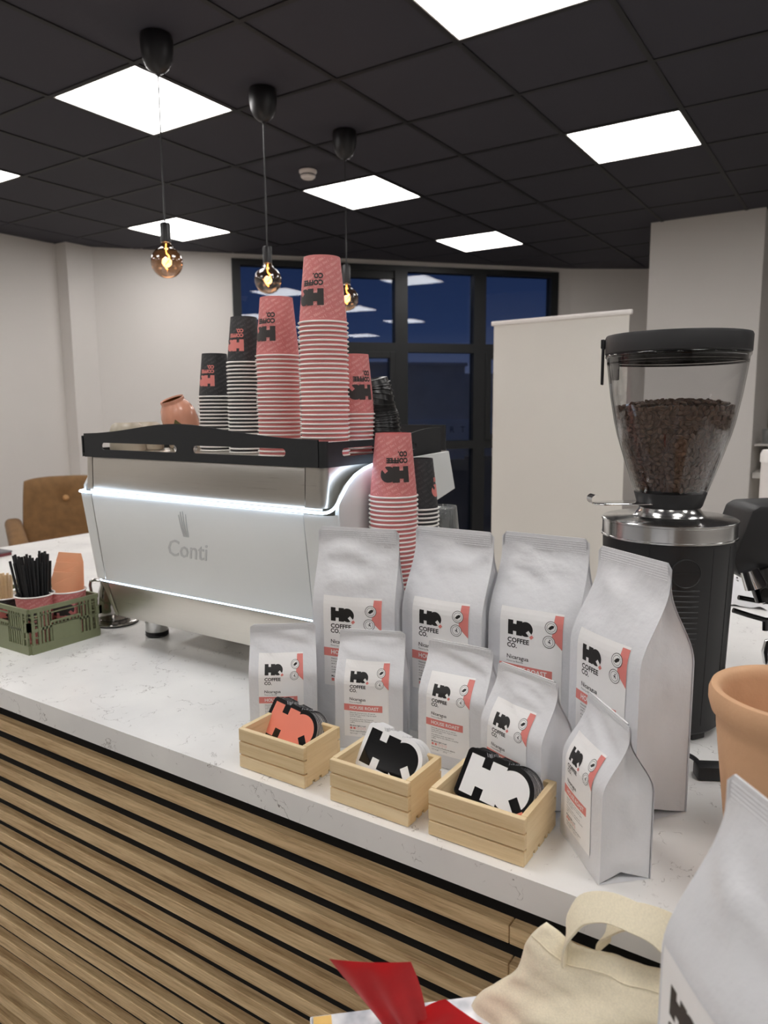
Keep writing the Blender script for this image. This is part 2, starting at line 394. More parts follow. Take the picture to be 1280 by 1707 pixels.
# ================================================================== THE SETTING
CE = zr(1.4267); GX, GY = 2.1983, 2.6708       # ceiling height, corner of the tile grid
def struct(o): o['kind'] = 'structure'; return o
panels = [(0, 0), (3, 3), (3, 0), (3, -3), (6, 0), (0, -3), (0, 3), (-3, 3), (-3, 0), (-3, -3), (0, -6), (3, -6), (-3, -6), (0, -9), (-3, -9), (-6, 0), (-6, -3), (-6, 3), (-6, -6), (-6, -9), (-9, 3), (-9, 0), (-9, -3), (-9, -6)]
WA = Vector((4.30, 5.886, 0)); WU = Vector((.745, -.667, 0)); WN = Vector((.667, .745, 0))   # window wall: origin, along, outward
def inside(x, y): return (x-WA.x)*WN.x+(y-WA.y)*WN.y < .12 and y < 6.15
mb = MB(); tr_ = MB()
for i in range(-14, 12):
    for j in range(-13, 8):
        x, y = GX+.6*i, GY+.6*j
        cn_ = [inside(x+a, y+b) for a in (0, .6) for b in (0, .6)]
        if not any(cn_): continue
        if all(cn_):
            if (i, j) not in panels: mb.box((x+.009, y+.009, CE+.004), (x+.591, y+.591, CE+.016))
            tr_.box((x-.012, y-.012, CE-.001), (x+.012, y+.588, CE+.005)); tr_.box((x+.012, y-.012, CE-.0015), (x+.588, y+.012, CE+.0045))
        else:      # cut tile along the window wall
            for a in range(6):
                for b in range(6):
                    if inside(x+.1*a+.05, y+.1*b+.05): mb.box((x+.1*a+(.009 if a == 0 else 0), y+.1*b+(.009 if b == 0 else 0), CE+.004), (x+.1*a+.1, y+.1*b+.1, CE+.016))
struct(mb.build('ceiling', 'ceiling_tile', smooth=False))
struct(tr_.build('trim_1', 'ceiling_bar', smooth=False))
OUT = [(-6.4, -5.2), (9.6, -5.2), (9.6, 1.15), (WA.x+WU.x*4.72+WN.x*.25, WA.y+WU.y*4.72+WN.y*.25), (WA.x+WN.x*.25, WA.y+WN.y*.25), (4.3, 6.3), (-6.4, 6.3)]
mb = MB(); mb.prism(OUT, CE+.03, CE+.1); struct(mb.build('ceiling_slab', 'felt_black', smooth=False)).name = 'ceiling_deck'
mb = MB(); mb.prism(OUT, -.1, 0); struct(mb.build('floor', 'floor_vinyl', smooth=False))
mb = MB(); mb.box((-6.2, 6.05, 0), (4.32, 6.25, CE+.03)); struct(mb.build('wall_left', 'wall_paint', smooth=False))
mb = MB(); mb.box((4.03, 5.90, 0), (4.33, 6.06, CE+.03)); struct(mb.build('wall_column', 'wall_paint', smooth=False)).name = 'wall_pier'
mb = MB(); mb.box((-6.3, -5.1, 0), (-6.2, 7.0, CE+.03)); struct(mb.build('wall_rear', 'wall_paint', smooth=False))
mb = MB(); mb.box((-6.2, -5.1, 0), (9.5, -5.0, CE+.03)); struct(mb.build('wall_right', 'wall_paint', smooth=False))
mb = MB(); mb.box((9.4, -5.0, 0), (9.5, 1.8, CE+.03)); struct(mb.build('wall_far', 'wall_paint', smooth=False))
# wall block with the recess of shelves beside it
mb = MB(); mb.box((6.26, .74, 0), (9.4, 1.556, CE+.003)); struct(mb.build('wall_block', 'wall_paint', smooth=False)).name = 'wall_projecting'
mb = MB(); mb.box((7.3, -5.0, 0), (7.4, .74, CE+.003)); struct(mb.build('wall_back', 'wall_paint', smooth=False)).name = 'wall_recess'
# window wall
WM = Matrix(((WU.x, WN.x, 0, WA.x), (WU.y, WN.y, 0, WA.y), (0, 0, 1, 0), (0, 0, 0, 1)))       # local x along, y outward
S0, S1 = 1.197, 4.562
mb = MB()
mb.box((-.02, 0, 0), (S0, .25, CE+.03), M=WM); mb.box((S0, 0, zr(1.385)), (S1, .25, CE+.03), M=WM); mb.box((S1, 0, 0), (4.72, .25, CE+.03), M=WM)
struct(mb.build('wall_window', 'wall_paint', smooth=False))
mb = MB(); p0 = WA+WU*4.72; q = Vector((8.4, 1.93, 0)); d = (q-p0); d.normalize(); nrm = Vector((-d.y, d.x, 0))
if nrm.x < 0: nrm = -nrm
e2 = p0+d*2.2
mb.prism([(p0.x, p0.y), (e2.x, e2.y), (e2.x+nrm.x*.2, e2.y+nrm.y*.2), (p0.x+nrm.x*.2+.1, p0.y+nrm.y*.2+.1)], 0, CE+.03); struct(mb.build('wall_corner', 'wall_paint', smooth=False))
# frames: one window per bay
mull = [S0, 1.99, 2.83, 3.67, S1]; ZT = zr(1.385)
for k in range(4):
    a, b = mull[k], mull[k+1]
    root = struct(empty('window_%d' % (k+1), WA+WU*((a+b)/2)))
    iv = Matrix.Translation(root.location).inverted() @ WM
    mb = MB(); w2 = .05
    aa = a+(w2 if k else .0); bb = b-w2 if k < 3 else b
    f0, f1 = -.02, .10
    # mullions: each bay owns its left one, the last bay its right one too
    mb.box((a-(w2 if k else 0), f0, 0), (a+w2+.03, f1, ZT), M=iv)
    if k == 3: mb.box((b-.08, f0, 0), (b, f1, ZT), M=iv)
    l = a+w2+.03; r = b-w2 if k < 3 else b-.08
    for z0, z1 in ((0, .06), (zr(-.435), zr(-.35)), (zr(.547), zr(.637)), (zr(1.33), ZT)): mb.box((l, f0, z0), (r, f1, z1), M=iv)
    if k == 1: mb.box((l, f0+.03, zr(1.26)), (r, f1, zr(1.33)), M=iv)
    if k in (1, 3):       # opening casement inside the bay
        for x0, x1, z0, z1 in ((l, l+.06, zr(-.35), zr(.547)), (r-.06, r, zr(-.35), zr(.547)), (l+.06, r-.06, zr(.487), zr(.547)), (l+.06, r-.06, zr(-.35), zr(-.29))):
            mb.box((x0, f0-.015, z0), (x1, f1-.03, z1), M=iv, bev=.004)
    o = mb.build('window_frame', 'frame_black', root, smooth=False)
    mb = MB()
    for z0, z1 in ((.06, zr(-.435)), (zr(-.35), zr(.547)), (zr(.637), zr(1.33))): mb.box((l, .035, z0), (r, .06, z1), M=iv)
    o = mb.build('pane', 'window_glass', root, smooth=False)
# outside: forecourt and the building across it
mb = MB(); mb.box((3, -30, -.35), (60, 60, -.15)); o = mb.build('forecourt', 'asphalt', smooth=False); struct(o).name = 'ground'
BA = WA+WU*2.5+WN*14
BM = Matrix(((WU.x, WN.x, 0, BA.x), (WU.y, WN.y, 0, BA.y), (0, 0, 1, 0), (0, 0, 0, 1)))
bl = empty('building', tuple(BA), label='grey flat-roofed building across the forecourt, seen through the dark window', cat='building')
iv = Matrix.Translation(BA).inverted() @ BM
mb = MB(); mb.box((-12, 0, -.2), (6.45, 6, 2.66), M=iv); mb.box((-12.1, -.1, 2.66), (6.5, 6.1, 2.76), M=iv); mb.box((6.45, 1.2, -.2), (14, 6, 2.5), M=iv); mb.build('wall', 'facade', bl, smooth=False)
mb = MB(); mb.box((-2, -.12, .45), (9.6, 0, 1.08), M=iv); sg = mb.build('fascia_sign', 'sign_board', bl, smooth=False)
x = 4.62
for ch in 'DSWORTH':
    g = G2(); g.text(ch, x, .68, .26, 0, 1, bold=.01); x += .33
    g.finish(lambda a, b, o: iv @ Vector((a, -.125-o, b)), name='letter', mats=['sign_letters'], parent=sg)

# ceiling panels (lamps)
pn = {(0, 0): 'above the left pendant light', (3, 3): 'lowest on the left, behind the hanging bulb', (3, 0): 'beside the smoke detector', (3, -3): 'highest on the right', (6, 0): 'farthest, above the dark window',
      (0, -3): 'at the top edge of the picture', (0, 3): 'cut off at the left edge'}
p0 = None
for k, (i, j) in enumerate(panels):
    x, y = GX+.6*i+.3, GY+.6*j+.3
    if p0 is None:
        p0 = empty('ceiling_panel_light', (x, y, CE))
        mb = MB()
        for a in (-1, 1):
            mb.box((-.297, min(a*.297, a*.282), .0), (.297, max(a*.297, a*.282), .012)); mb.box((min(a*.297, a*.282), -.282, .0), (max(a*.297, a*.282), .282, .012))
        mb.build('frame', 'rim_white', p0, smooth=False)
        mb = MB(); mb.box((-.2815, -.2815, .003), (.2815, .2815, .011)); mb.build('diffuser', 'panel_light', p0, smooth=False)
        r = p0
    else: r = dup(p0, (x, y, CE))
    if (i, j) in pn: tag(r, label='square white LED ceiling panel, the one '+pn[(i, j)], cat='ceiling light', group='ceiling panel lights')
    else: tag(r, label='square white LED ceiling panel outside the picture, lighting the room from behind the camera', cat='ceiling light', group='ceiling panel lights out of the picture')

# ================================================================== COUNTER
CT = zr(-.55)
XE = .756
wt = empty('worktop', (XE, 0, CT), label='white quartz worktop with fine grey veins running along the whole bar', cat='worktop')
mb = MB()
L = [(XE, -1.2), (3.3, -1.2), (3.3, .45), (1.62, .45), (1.62, 2.15), (3.3, 2.15), (3.3, 2.90), (XE, 2.90)]
L = [(a-XE, b) for a, b in L]
mb.prism(L, -.042, 0)
mb.build('slab', 'quartz', wt, smooth=False)
base = empty('counter_front', (XE, 0, 0), label='bar counter front clad in horizontal oak slats on black felt', cat='counter')
def slats(name, y0, y1):
    root = MB(); root.box((.038, y0, 0), (.055, y1, CT-.043)); 
    p = root.build(name, 'felt_black', base, smooth=False)
    m = MB()
    for k in range(15):
        zt = CT-.042-.044-.0525*k
        if zt-.0245 < 0.01: break
        m.box((.020, y0+.0006, zt-.0245), (.038, y1-.0006, zt), bev=.0008, seg=1)
    m.build('slats', 'oak', p, smooth=False)
slats('slat_panel', .328, 2.88); slats('slat_panel', -1.18, .328)
mb = MB(); mb.box((.055, -1.18, 0), (.80, 2.88, CT-.0425)); mb.box((.86, -1.18, 0), (2.5, .40, CT-.0425)); mb.box((.86, 2.2, 0), (2.5, 2.88, CT-.0425)); mb.build('carcass', 'shelf_white', base, smooth=False)

# ================================================================== ESPRESSO MACHINE
em = empty('espresso_machine', (1.25, 1.13, CT), label='large white and brushed steel espresso machine with glowing light strips, cups stacked on top', cat='coffee machine')
E0 = em.location.copy()
def E_(x, y, z): return (x-E0.x, y-E0.y, zr(z)-E0.z)
IE = Matrix.Translation((-E0.x, -E0.y, ZC-E0.z))      # takes eye-relative coordinates
YR, YL = .831, 1.436     # panel joints on the customer side
def quad_slab(mb, A, B, th=.006, y0=YR, y1=YL, bev=.0015):
    """flat panel between profile points A(top) and B(bottom) spanning y0..y1, thickness backwards"""
    (xa, za), (xb, zb) = A, B
    mb.prism([(xa, za), (xb, zb), (xb+th, zb), (xa+th, za)], y0, y1, axis='y', M=IE, bev=bev)
def corner_sweep(A, B, yin, yout, xback, rad, n=8, ztop_fn=None):
    """side wrap from joint yin round the corner (radius rad) to the side at yout and back to xback; rows A (top) to B"""
    sgn = 1 if yout > yin else -1; pts = []
    pts.append((0, yin)); pts.append((0, yout-sgn*rad))
    for i in range(1, n+1):
        a = pi/2*i/n; pts.append((rad-rad*cos(a), yout-sgn*rad+sgn*rad*sin(a)))
    return pts
# upper steel
mb = MB(); quad_slab(mb, (1.013, -.098), (1.010, -.176)); mb.build('upper_back_panel', 'brushed_steel', em)
mb = MB(); quad_slab(mb, (1.004, -.187), (1.028, -.386)); wp = mb.build('logo_panel', 'white_panel', em)
mb = MB(); quad_slab(mb, (1.032, -.394), (1.056, -.478)); mb.build('lower_back_panel', 'brushed_steel', em)
def side_shell(mb, rows, yin, yout, rad, xb, steps=10):
    """rows: list of (x_front, z, yout) ; sweeps a skin round the corner to xb"""
    sgn = 1 if yout > yin else -1
    def fn(u, v):
        k = v*(len(rows)-1); i = min(int(k), len(rows)-2); f = k-i
        xf = rows[i][0]*(1-f)+rows[i+1][0]*f; z = rows[i][1]*(1-f)+rows[i+1][1]*f; yo = rows[i][2]*(1-f)+rows[i+1][2]*f; xbk = rows[i][3]*(1-f)+rows[i+1][3]*f
        L1 = .25; L2 = .6
        if u < L1: x, y = xf, yin+(yo-sgn*rad-yin)*(u/L1)
        elif u < L2:
            a = pi/2*(u-L1)/(L2-L1); x, y = xf+rad-rad*cos(a), yo-sgn*rad+sgn*rad*sin(a)
        else: x, y = xf+rad+(xbk-xf-rad)*((u-L2)/(1-L2)), yo
        return IE @ Vector((x, y, z))
    mb.grid(20, len(rows)-1, fn)
for sd, yin, yo in (('r', YR-.0015, .787), ('l', YL+.0015, 1.470)):
    s = -1 if sd == 'r' else 1
    mb = MB(); side_shell(mb, [(1.013, -.098, yo-s*.004, 1.42), (1.010, -.176, yo, 1.42)], yin, yo, .018, 1.42); mb.build('upper_side_panel', 'brushed_steel', em)
    # white lower body with the flank that climbs towards the barista side
    mb = MB(); yw = yo+s*.014
    rows = [(1.004, -.187, yw+s*.004, 1.36), (1.028, -.386, yw-s*.002, 1.36)]
    side_shell(mb, rows, yin, yw, .022, 1.42); mb.build('side_panel', 'white_panel', em)
    mb = MB(); side_shell(mb, [(1.032, -.394, yo, 1.42), (1.056, -.478, yo-s*.012, 1.40)], yin, yo, .016, 1.42); mb.build('lower_side_panel', 'brushed_steel', em)
    # flank wing: white sheet from the body to the barista side, with overhang
    mb = MB()
    yy0, yy1 = (yw, yw+s*.006)
    top = [(1.024, -.187), (1.024, -.170), (1.034, -.155), (1.050, -.138), (1.072, -.124), (1.10, -.1135), (1.14, -.1065), (1.18, -.1035), (1.30, -.1), (1.428, -.096), (1.458, -.181), (1.362, -.200), (1.36, -.24), (1.36, -.386), (1.05, -.386)]
    mb.prism(top, min(yy0, yy1)-.002, max(yy0, yy1)+.001, axis='y', M=IE, bev=.001); mb.build('side_wing', 'white_panel', em)
# inner body
mb = MB(); mb.prism([(1.02, -.1), (1.018, -.18), (1.04, -.39), (1.064, -.478), (1.40, -.478), (1.40, -.36), (1.34, -.34), (1.34, -.12), (1.42, -.1)], .797, 1.458, axis='y', M=IE); mb.build('body', 'brushed_steel', em, smooth=False)
mb = MB(); mb.box(E_(1.18, .81, -.478-.006), E_(1.52, 1.45, -.44), bev=.003); mb.build('drip_tray', 'brushed_steel', em)
# light strips
def strip(pts, r, name='light_strip'):
    mb = MB(); mb.tube([IE @ Vector(p) for p in pts], r, 8); return mb.build(name, 'led_strip', em)
rr = .020
def cornerpts(xf, z, yo, s, rad=.022, n=6):
    return [(xf+rad-rad*cos(pi/2*i/n), yo-s*rad+s*rad*sin(pi/2*i/n), z) for i in range(n+1)]
ptR = [(x, y, -.182+.016*((x-1.002)/.022)**1.5) for x, y, z in cornerpts(1.002, -.182, .768, -1)]
swR = [(1.032, .764, -.152), (1.048, .763, -.134), (1.07, .763, -.120), (1.10, .763, -.1095), (1.14, .763, -.1025), (1.18, .763, -.0995)]
ptL = cornerpts(1.002, -.182, 1.489, 1)[::-1]
swL = [(1.034, 1.493, -.160)]
strip(ptL+ptR+swR, .0027)
strip([(1.07, 1.484, -.390), (1.045, 1.480, -.390)]+cornerpts(1.030, -.390, 1.474, 1)[::-1]+cornerpts(1.030, -.390, .786, -1)+[(1.07, .782, -.39)], .0017)
# embossed mark on the panel: script word and a raised hand
def on_panel(a, b, off):   # a along (viewer's right), b up, from the panel middle
    z = -.303+b; x = 1.004+(1.028-1.004)*((-.187-z)/(.386-.187)); return IE @ Vector((x-off*1.0, 1.204-a, z))
g = G2(); g.text('Conti', 0, .0, .052, 0, 1, width=.118, bold=.006, italic=.25)
o = g.finish(on_panel, name='embossed_word', mats=['emboss'], parent=wp, base=.0006, off=.0006)
sol = MB(); sol.b.from_mesh(o.data); r = bmesh.ops.extrude_face_region(sol.b, geom=sol.b.faces[:]); bmesh.ops.translate(sol.b, verts=[v for v in r['geom'] if isinstance(v, bmesh.types.BMVert)], vec=(.0016, 0, 0)); bmesh.ops.recalc_face_normals(sol.b, faces=sol.b.faces); sol.b.to_mesh(o.data); sol.b.free()
mb = MB()
for i, (x0, x1, hh) in enumerate(((.052, .046, .090), (.056, .052, .097), (.060, .059, .098), (.064, .067, .093))):
    mb.tube([on_panel(x0+.002, .045, .0006), on_panel((x0+x1)/2, .065, .0008), on_panel(x1, hh, .0006)], [.0020, .0016, .0008], 6)
mb.build('embossed_hand', 'emboss', wp)
# black cup tray: floor and railing wall with slots and arched tops
def slot_wall(length, hfn, slots, th, M, n=60, parent=em, z0=0.0, name='tray_rail', zlo=.017, zhi=.032):
    """wall along local x from 0..length, thickness y 0..th, height profile hfn(x); slots (x0,x1) are real openings"""
    mb = MB(); xs = [0, length]
    for a, b in slots:
        m = 6; r = (zhi-zlo)/2
        for i in range(m+1):
            xs.append(a+r-r*cos(pi/2*i/m)); xs.append(b-r+r*cos(pi/2*i/m))
    xs += [length*i/n for i in range(1, n)]
    xs = sorted(set(round(x, 5) for x in xs)); zc = (zlo+zhi)/2; r = (zhi-zlo)/2
    def gap(x):
        for a, b in slots:
            if a-1e-6 <= x <= b+1e-6:
                d = 0
                if x < a+r: d = a+r-x
                if x > b-r: d = x-(b-r)
                return math.sqrt(max(0, r*r-d*d))
        return 0
    for x0, x1 in zip(xs, xs[1:]):
        mid = (x0+x1)/2; ins = any(a < mid < b for a, b in slots)
        h0, h1 = hfn(x0), hfn(x1); g0, g1 = gap(x0), gap(x1)
        def cell(za0, zb0, za1, zb1):
            vs = [mb.b.verts.new(M @ Vector(p)) for p in ((x0, 0, za0), (x1, 0, za1), (x1, 0, zb1), (x0, 0, zb0), (x0, th, za0), (x1, th, za1), (x1, th, zb1), (x0, th, zb0))]
            for f in ((0, 1, 2, 3), (7, 6, 5, 4), (0, 4, 5, 1), (3, 2, 6, 7)): mb.b.faces.new([vs[i] for i in f])
            return vs
        if ins:
            cell(0, zc-g0, 0, zc-g1); cell(zc+g0, h0, zc+g1, h1)
        else: cell(0, h0, 0, h1)
    return mb.build(name, 'powder_black', parent, weld=True, ang=40)
# front rail: from left end (y 1.468) to right (y .785); local x runs towards -y
def hfront(x):
    t = x/.683; return .050+.024*math.exp(-((t-.44)/.26)**2) - .004*max(0, t-.75)*2
MF = IE @ Matrix(((0, 1, 0, 1.008), (-1, 0, 0, 1.468-.012), (0, 0, 1, -.104), (0, 0, 0, 1)))
slot_wall(.683-.024, hfront, [(.06, .30), (.345, .585)], .003, MF)
def hside(x): return .044+.016*smooth01((x-.20)/.17)
for yy in (.783, 1.470):
    MS = IE @ Matrix(((1, 0, 0, 1.020), (0, 1, 0, yy), (0, 0, 1, -.104), (0, 0, 0, 1)))
    slot_wall(.405, hside, [(.04, .30)], .003, MS)
for yy, s in ((.783, 1), (1.473, -1)):
    mb = MB(); mb.grid(8, 1, lambda u, v: IE @ Vector((1.020-.012*sin(u*pi/2), yy+s*(.012-.012*cos(u*pi/2)), -.104+.046*v)))
    mb.grid(8, 1, lambda u, v: IE @ Vector((1.020-.009*sin(u*pi/2), yy+s*(.012-.009*cos(u*pi/2)), -.104+.046*v)), flip=True)
    mb.build('tray_corner', 'powder_black', em)
mb = MB(); mb.box(E_(1.012, .787, -.101), E_(1.46, 1.469, -.096)); mb.build('tray_floor', 'brushed_steel', em, smooth=False)
mb = MB(); mb.box(E_(1.455, .79, -.101), E_(1.46, 1.466, -.04)); mb.build('tray_rail', 'powder_black', em, smooth=False)
for x, y in ((1.155, 1.425), (1.155, .845), (1.40, 1.425), (1.40, .845)):
    lg = MB(); lg.lathe([(0, .014), (.0265, .014), (.0265, .066), (0, .066)], 28, M=T(x-E0.x, y-E0.y, 0)); leg = lg.build('leg', 'brushed_ring', em)
    lg = MB(); lg.lathe([(0, .0003), (.025, .0003), (.0275, .003), (.0275, .007), (.026, .008), (.0275, .009), (.0275, .013), (0, .0145)], 28, M=T(x-E0.x, y-E0.y, 0)); lg.build('rubber_foot', 'matte_black', leg)
mb = MB()
for y in (.98, 1.28): mb.lathe([(0, -.36), (.036, -.36), (.036, -.30), (.03, -.29), (0, -.29)], 24, M=IE @ T(1.43, y, 0))
mb.build('group_head', 'chrome', em)

# ================================================================== PAPER CUPS
def cup_kind(name, rb, rt, h, mbody, logo_mat, tail_mat, pat_mat):
    """upright cup at origin, base down; turned upside-down when placed. plain = stacked, top = with all its print"""
    th = .0005
    mb = MB(); prof = [(0, .006), (rb-.001, .006), (rb-.0012, .0), (rb, .0), (rt-.0008, h-.003)]
    mb.lathe(prof, 36); inner = [(rt-.0014, h-.003), (rb-.0022, .007), (0, .007)]; mb.lathe(inner, 36, mi=1)
    body = mb.mesh('paper_cup', [mbody, 'rim_white'])
    mb = MB(); n = 40; ra = .0021
    mb.grid(n, 8, lambda u, v: Vector(((rt+ra*cos(2*pi*v))*cos(2*pi*u), (rt+ra*cos(2*pi*v))*sin(2*pi*u), h-ra+ra*.85*sin(2*pi*v))))
    rim = mb.mesh('rim', 'rim_white')
    def root():
        o = D_.objects.new('paper_cup', body); COL.objects.link(o); r = D_.objects.new('rim', rim); COL.objects.link(r); r.parent = o; return o
    plain = root(); top = root()
    rm = (rb+rt)/2; circ = 2*pi*rm
    def wrap(x, y, off):
        a = x/rm; r = rb+(rt-rb)*y/h+off; return (r*cos(a), r*sin(a), y)
    g = G2(); hh = .0285*h/.115; x0 = -hh*.92; y0 = h*.50
    g.hq(x0, y0, hh, 0, 2, 1, 2)
    g.text('COFFEE', x0, y0-hh*.50, hh*.42, 0, 2, width=hh*1.45, bold=.06); g.text('CO.', x0, y0-hh*.90, hh*.42, 0, 2, width=hh*.70, bold=.06)
    g.finish(wrap, cx=.003, cy=0, name='logo_print', mats=[logo_mat, tail_mat, mbody], parent=top, base=.0002, off=.00006)
    g = G2(); ph = 'HQ COFFEE CO.   |   '; size = .0058; V, F, wd = text2d(ph.strip(), size, .0, 1); step = wd+.0032; ang = radians(28)
    lo, hi = .004, h-.006
    for row in range(-22, 24):
        for k in range(-5, 6):
            bx = k*step+(row % 3)*step/3; by = row*.0088
            X = bx*cos(ang)-by*sin(ang); Y = h/2+bx*sin(ang)+by*cos(ang)
            if abs(X) > circ/2+step or Y < -step or Y > h+step: continue
            g.text(ph.strip(), X, Y, size, 0, 1, rot=ang, bold=.0, res=1)
    g.finish(wrap, name='pattern_print', mats=[pat_mat], parent=top, clip=(-circ/2, lo, circ/2, hi), base=.0002, off=.00004)
    return plain, top
pink = cup_kind('pink', .0322, .0435, .115, 'cup_pink', 'cup_print_dark', 'cup_pink', 'cup_print_light')
blk = cup_kind('black', .0275, .0385, .097, 'cup_black', 'ink_coral', 'cup_black', 'cup_print_dim')
used = set()
def stack(kind, x, y, z0, n, az, pitch, colour, where, logo=True, lean=(0, 0)):
    plain, top = kind; h = .115 if kind is pink else .097; rnd = random.Random(int(x*1000))
    for i in range(n):
        src = top if i == n-1 else plain
        k = n-1-i
        lab = '%s upside-down paper cup at the top of %s' % (colour, where) if k == 0 else '%s paper cup, %s from the top of %s' % (colour, ordinal(k+1), where)
        loc = (x+lean[0]*i+rnd.uniform(-.0004, .0004), y+lean[1]*i+rnd.uniform(-.0004, .0004), z0+pitch*i+h)
        if src in used: o = dup(src, loc)
        else: used.add(src); o = src; o.location = loc
        o.rotation_euler = (pi, 0, az+(rnd.uniform(-3, 3) if k else 0))
        tag(o, label=lab, cat='paper cup', group='paper cups in '+where)
ZTR = zr(-.0955)
TC = math.atan2(-.8, -1.0)   # azimuth from the machine towards the viewer
stack(pink, 1.072, .830, ZTR, 31, TC-radians(38), .00808, 'pink', 'the tallest stack on the machine')
stack(pink, 1.140, .998, ZTR, 25, TC-radians(42), .00815, 'pink', 'the second tallest pink stack on the machine')
stack(blk, 1.182, 1.128, ZTR, 25, TC-radians(36), .0079, 'black', 'the taller black stack on the machine')
stack(blk, 1.205, 1.243, ZTR, 16, TC-radians(34), .0080, 'black', 'the shorter black stack on the machine')
stack(pink, 1.175, .842, ZTR, 11, TC+radians(22), .0081, 'pink', 'the short stack behind the tallest one')
stack(pink, 1.124, .716, CT+.0003, 49, TC-radians(3), .0081, 'pink', 'the stack on the counter beside the machine')
stack(blk, 1.215, .7165, CT+.0003, 46, TC+radians(75), .0079, 'black', 'the counter stack behind the pink one')
# clear plastic cups
mb = MB(); mb.lathe([(0, .004), (.026, .004), (.0275, 0), (.0285, .002), (.0305, .02), (.0365, .085), (.0370, .092), (.0395, .094), (.0395, .096), (.0365, .0955), (.0358, .085), (.0298, .02), (.0262, .0055), (0, .0055)], 36)
cc = mb.build('plastic_cup', 'cup_plastic')
x, y = 1.312, .7165
for i in range(31):
    k = 30-i; loc = (x, y, CT+.0004+.0092*i*.92+.096); o = cc if i == 0 else dup(cc, loc); o.location = loc; o.rotation_euler = (pi, 0, 0)
    tag(o, label='clear plastic cup upside-down on top of the see-through stack' if k == 0 else 'clear plastic cup, %s from the top of the see-through stack' % ordinal(k+1), cat='plastic cup', group='clear plastic cups behind the bags')
# black lids in a leaning pile
mb = MB(); mb.lathe([(0, .010), (.030, .010), (.034, .013), (.0395, .012), (.041, .003), (.044, .0025), (.0445, 0), (.0425, 0), (.040, .002), (.0385, .010), (.034, .0115), (.030, .0085), (0, .0085)], 40)
mb.box((.018, -.004, .0099), (.024, .004, .0112)); lid0 = mb.build('cup_lid', 'lid_black')
n = 21
for i in range(n):
    a = radians(-2-14*(i/n)**1.5); loc = (1.222+.0005*i, .805+.0008*i+.022*(i/n)**2, ZTR+.0035+.0062*i+.01*(i/n)**2)
    o = lid0 if i == 0 else dup(lid0, loc); o.location = loc; o.rotation_euler = (a*.8, -a*.4, i*.7)
    k = n-i
    tag(o, label='black plastic cup lid on top of the leaning pile' if k == 1 else 'black plastic cup lid, %s from the top of the leaning pile' % ordinal(k), cat='lid', group='black cup lids on the machine')

# things on the left of the tray
def mug(x, y, label):
    r = empty('stoneware_cup', (x, y, ZTR), label=label, cat='cup', group='upturned taupe stoneware cups')
    mb = MB(); mb.lathe([(.038, 0), (.0395, .001), (.0395, .03), (.038, .048), (.033, .060), (.026, .0645), (.0245, .063), (0, .063)], 40); mb.lathe([(.038, 0), (.0365, .002), (.0365, .03), (.03, .055), (0, .056)], 40)
    mb.build('bowl', 'taupe_ceramic', r); return r
mug(1.17, 1.445, 'taupe stoneware cup turned upside-down, middle one of the three')
mug(1.255, 1.405, 'taupe stoneware cup turned upside-down, right one of the three')
mug(1.10, 1.425, 'taupe stoneware cup turned upside-down, left one of the three by the tray corner')
tp = empty('tamper', (1.09, 1.245, ZTR), label='small chrome tamper lying in the tray behind the left slot', cat='tamper')
mb = MB(); mb.lathe([(0, 0), (.012, 0), (.013, .003), (.013, .012), (.008, .018), (.006, .03), (.009, .04), (.009, .05), (0, .054)], 24, M=T(0, 0, .0125) @ RX(radians(90))); mb.build('handle', 'chrome', tp)
bt = empty('spray_bottle', (1.33, 1.375, ZTR+.0), label='slim white bottle with a white cap beside the peach mug', cat='bottle')
mb = MB(); mb.lathe([(0, 0), (.013, 0), (.014, .002), (.014, .075), (.011, .08), (0, .08)], 24); mb.build('bottle_body', 'rim_white', bt)
mb = MB(); mb.lathe([(0, .08), (.0135, .08), (.0135, .105), (.012, .108), (0, .108)], 24); mb.build('cap', 'smoke_plastic', bt)
mb = MB(); mb.lathe([(.01425, .03), (.01425, .078)], 24); mb.build('printed_band', 'ink_grey', bt)
pm = empty('peach_mug', (1.215, 1.345, ZTR), label='glossy peach ceramic mug with gold inside and an olive drip, beside the black cups', cat='mug')
MT = T(0, 0, .0115) @ RZ(radians(168)) @ RY(radians(22)) @ Matrix.Diagonal((.88, .88, 1.26, 1))
mb = MB(); mb.lathe([(0, 0), (.026, 0), (.036, .008), (.0435, .026), (.0470, .046), (.0455, .062), (.039, .076), (.0325, .083), (.0310, .086), (.0322, .089), (.0312, .0915), (.0295, .089)], 44, M=MT); mg = mb.build('mug_body', 'peach_ceramic', pm)
mb = MB(); mb.lathe([(.0295, .089), (.0298, .083), (.040, .062), (.041, .03), (.03, .01), (0, .008)], 44, M=MT); mb.build('gold_lining', 'gold_ceramic', pm)
def drip(u, v):   # olive glaze rising like a peak
    a = TC-radians(168)-.05+(u-.5)*1.7; t = abs(u-.5)*2; top = .020+.040*max(0, 1-t**1.1)**1.2; z = .010+(top-.010)*v
    P = [(.036, .008), (.0435, .026), (.0470, .046), (.0455, .062), (.039, .076)]
    for (r0, z0), (r1, z1) in zip(P, P[1:]):
        if z <= z1: break
    r = r0+(r1-r0)*(z-z0)/(z1-z0)+.0004
    return MT @ Vector((r*cos(a), r*sin(a), z))
mb = MB(); mb.grid(30, 10, drip); mb.build('olive_glaze_drip', 'olive_glaze', pm)

